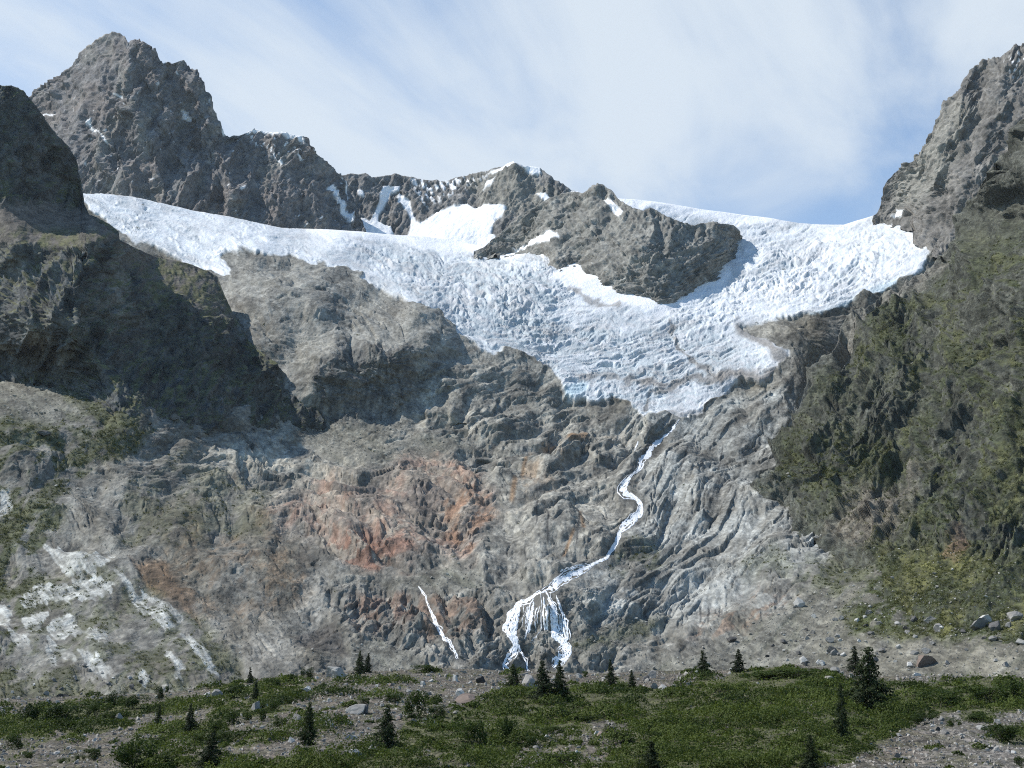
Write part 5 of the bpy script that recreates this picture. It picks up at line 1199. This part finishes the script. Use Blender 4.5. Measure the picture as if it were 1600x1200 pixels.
# tufts of grass and dwarf scrub on the ledges
def tufts(P, nrm, wgt, cnt, seed, name, label):
    r = np.random.default_rng(seed)
    i = r.choice(len(P), cnt, p=wgt / wgt.sum()); c = P[i]; nn = nrm[i]; m = 16
    s_ = c[:, 1:2] / F
    off = r.normal(0, 1, (cnt, m, 3)) * np.array([1.9, 1.9, .8]) * s_[:, None] * r.uniform(.5, 1.5, (cnt, 1, 1))
    off -= nn[:, None] * (off * nn[:, None]).sum(-1, keepdims=True)
    q_ = c[:, None] + off + (nn[:, None] * r.uniform(0, 1.5, (cnt, m, 1)) + np.array([0, 0, 1]) * r.uniform(0, .8, (cnt, m, 1))) * s_[:, None]
    a_, b_ = leaf_faces(q_.reshape(-1, 3), np.repeat(s_[:, 0], m) * r.uniform(.6, 1.2, cnt * m), .8, r)
    me = np_mesh(name, a_, b_, smooth=False); me.materials.append(M_tuft)
    link(bpy.data.objects.new(name, me), kind='stuff', label=label, cat='scrub')
M_tuft = leaf_mat('hillside_scrub_leaf', (.030, .042, .010), (.098, .105, .030), .02)
tufts(Pm, MAIN.fn.reshape(-1, 3), np.clip(GM, 0, 1) ** 2 + .0005, 5200, 21, 'hillside_scrub', 'olive green tufts and dwarf scrub dotted over the left hillside and rock ledges')
tufts(Ph, RM.fn.reshape(-1, 3), np.clip(RM.gr, 0, 1) ** 2 + .0005, 7500, 22, 'ledge_scrub', 'green tufts and dwarf scrub on the ledges of the right mountainside')
from mathutils import Vector
# ------------------------------------------------------------------ light, sky, camera
sc = bpy.context.scene
w = bpy.data.worlds.new('World'); sc.world = w; w.use_nodes = True
nt = w.node_tree; nt.nodes.clear(); Lk = nt.links.new
out = nt.nodes.new('ShaderNodeOutputWorld'); bg = nt.nodes.new('ShaderNodeBackground'); Lk(bg.outputs[0], out.inputs[0])
sky = nt.nodes.new('ShaderNodeTexSky'); sky.sky_type = 'NISHITA'; sky.sun_disc = False
sky.sun_elevation = SUN_EL; sky.sun_rotation = SUN_AZ; sky.altitude = 2000; sky.air_density = 1.0; sky.dust_density = .3; sky.ozone_density = 1.0
tc = nt.nodes.new('ShaderNodeTexCoord'); sx = nt.nodes.new('ShaderNodeSeparateXYZ'); Lk(tc.outputs['Generated'], sx.inputs[0])
def M(op, a, b=None, c=None):
    n = nt.nodes.new('ShaderNodeMath'); n.operation = op
    for i, x in enumerate((a, b, c)):
        if x is None: continue
        if isinstance(x, (int, float)): n.inputs[i].default_value = x
        else: Lk(x, n.inputs[i])
    return n.outputs[0]
zz = M('MAXIMUM', M('ADD', sx.outputs[2], .12), .03)
cx = M('DIVIDE', sx.outputs[0], zz); cy = M('DIVIDE', sx.outputs[1], zz)
def noise_layer(ang, sxx, syy, scale, detail, rough, off, dist=0.0):
    a = math.radians(ang); ca, sa = math.cos(a), math.sin(a)
    p = M('MULTIPLY', M('ADD', M('MULTIPLY', cx, ca), M('MULTIPLY', cy, sa)), sxx); q = M('MULTIPLY', M('ADD', M('MULTIPLY', cx, -sa), M('MULTIPLY', cy, ca)), syy)
    cb = nt.nodes.new('ShaderNodeCombineXYZ'); Lk(p, cb.inputs[0]); Lk(q, cb.inputs[1]); cb.inputs[2].default_value = off
    n = nt.nodes.new('ShaderNodeTexNoise'); Lk(cb.outputs[0], n.inputs['Vector'])
    n.inputs['Scale'].default_value = scale; n.inputs['Detail'].default_value = detail; n.inputs['Roughness'].default_value = rough; n.inputs['Distortion'].default_value = dist
    return n.outputs[0]
ca = noise_layer(62, .55, 1.6, 1.5, 7, .55, 3.1, .6)
cb_ = noise_layer(40, 1, 1.2, .9, 5, .5, 8.3, .3)
dens = M('ADD', M('MULTIPLY', ca, 1.25), M('MULTIPLY', cb_, .75))
mr = nt.nodes.new('ShaderNodeMapRange'); mr.interpolation_type = 'SMOOTHSTEP'; Lk(dens, mr.inputs[0])
mr.inputs['From Min'].default_value = .80; mr.inputs['From Max'].default_value = 1.22; mr.inputs['To Min'].default_value = .2; mr.inputs['To Max'].default_value = .92
# cirrus ahead only; unseen sky overhead and behind cleared to cut ambient light
def ss(x, a, b):
    n = nt.nodes.new('ShaderNodeMapRange'); n.interpolation_type = 'SMOOTHSTEP'; Lk(x, n.inputs[0]); n.inputs['From Min'].default_value = a; n.inputs['From Max'].default_value = b; return n.outputs[0]
fac = M('MULTIPLY', mr.outputs[0], M('MULTIPLY', ss(sx.outputs[2], .70, .50), ss(sx.outputs[1], -.1, .3)))
mix = nt.nodes.new('ShaderNodeMix'); mix.data_type = 'RGBA'; Lk(fac, mix.inputs[0]); tv = nt.nodes.new('ShaderNodeVectorMath'); tv.operation = 'MULTIPLY'; Lk(sky.outputs[0], tv.inputs[0]); tv.inputs[1].default_value = (1.15, 1.36, 1.41); Lk(tv.outputs[0], mix.inputs[6]); mix.inputs[7].default_value = (5.3, 5.9, 6.5, 1)
Lk(mix.outputs[2], bg.inputs[0]); bg.inputs[1].default_value = .13

hv = bpy.data.meshes.new('haze'); import bmesh
bm = bmesh.new(); bmesh.ops.create_cube(bm, size=1)
for q_ in bm.verts: q_.co = Vector((q_.co.x * 5200, 1350 + q_.co.y * 3300, 690 + q_.co.z * 1620))
bm.to_mesh(hv); bm.free()
hm = bpy.data.materials.new('haze_air'); hm.use_nodes = True; hn = hm.node_tree; hn.nodes.clear()
ho = hn.nodes.new('ShaderNodeOutputMaterial'); hp = hn.nodes.new('ShaderNodeVolumePrincipled'); hn.links.new(hp.outputs[0], ho.inputs['Volume'])
hp.inputs['Color'].default_value = (.80, .90, 1, 1); hp.inputs['Density'].default_value = .000012; hp.inputs['Anisotropy'].default_value = .2
hv.materials.append(hm); link(bpy.data.objects.new('haze', hv), kind='stuff', label='thin pale blue haze lying in the whole valley', cat='haze')
sd = bpy.data.lights.new('sun', 'SUN'); sd.energy = 5.0; sd.angle = math.radians(.5); sd.color = (1, .965, .91)
so = bpy.data.objects.new('sun', sd); C.objects.link(so)
dv = Vector((math.sin(SUN_AZ) * math.cos(SUN_EL), math.cos(SUN_AZ) * math.cos(SUN_EL), math.sin(SUN_EL)))
so.rotation_euler = dv.to_track_quat('Z', 'Y').to_euler()

cam = bpy.data.cameras.new('camera'); co = bpy.data.objects.new('camera', cam); C.objects.link(co)
cam.sensor_width = 36; cam.lens = 36 * F / 1600; cam.clip_start = .5; cam.clip_end = 30000
co.location = (0, 0, 0); co.rotation_euler = (math.pi / 2 + PITCH, 0, 0)
sc.camera = co
sc.view_settings.view_transform = 'Standard'; sc.view_settings.look = 'None'; sc.view_settings.exposure = .12; sc.view_settings.gamma = 1
sc.cycles.use_denoising = False; sc.cycles.filter_width = 1.1
sc.cycles.max_bounces = 5; sc.cycles.diffuse_bounces = 3; sc.cycles.glossy_bounces = 1; sc.cycles.volume_bounces = 0
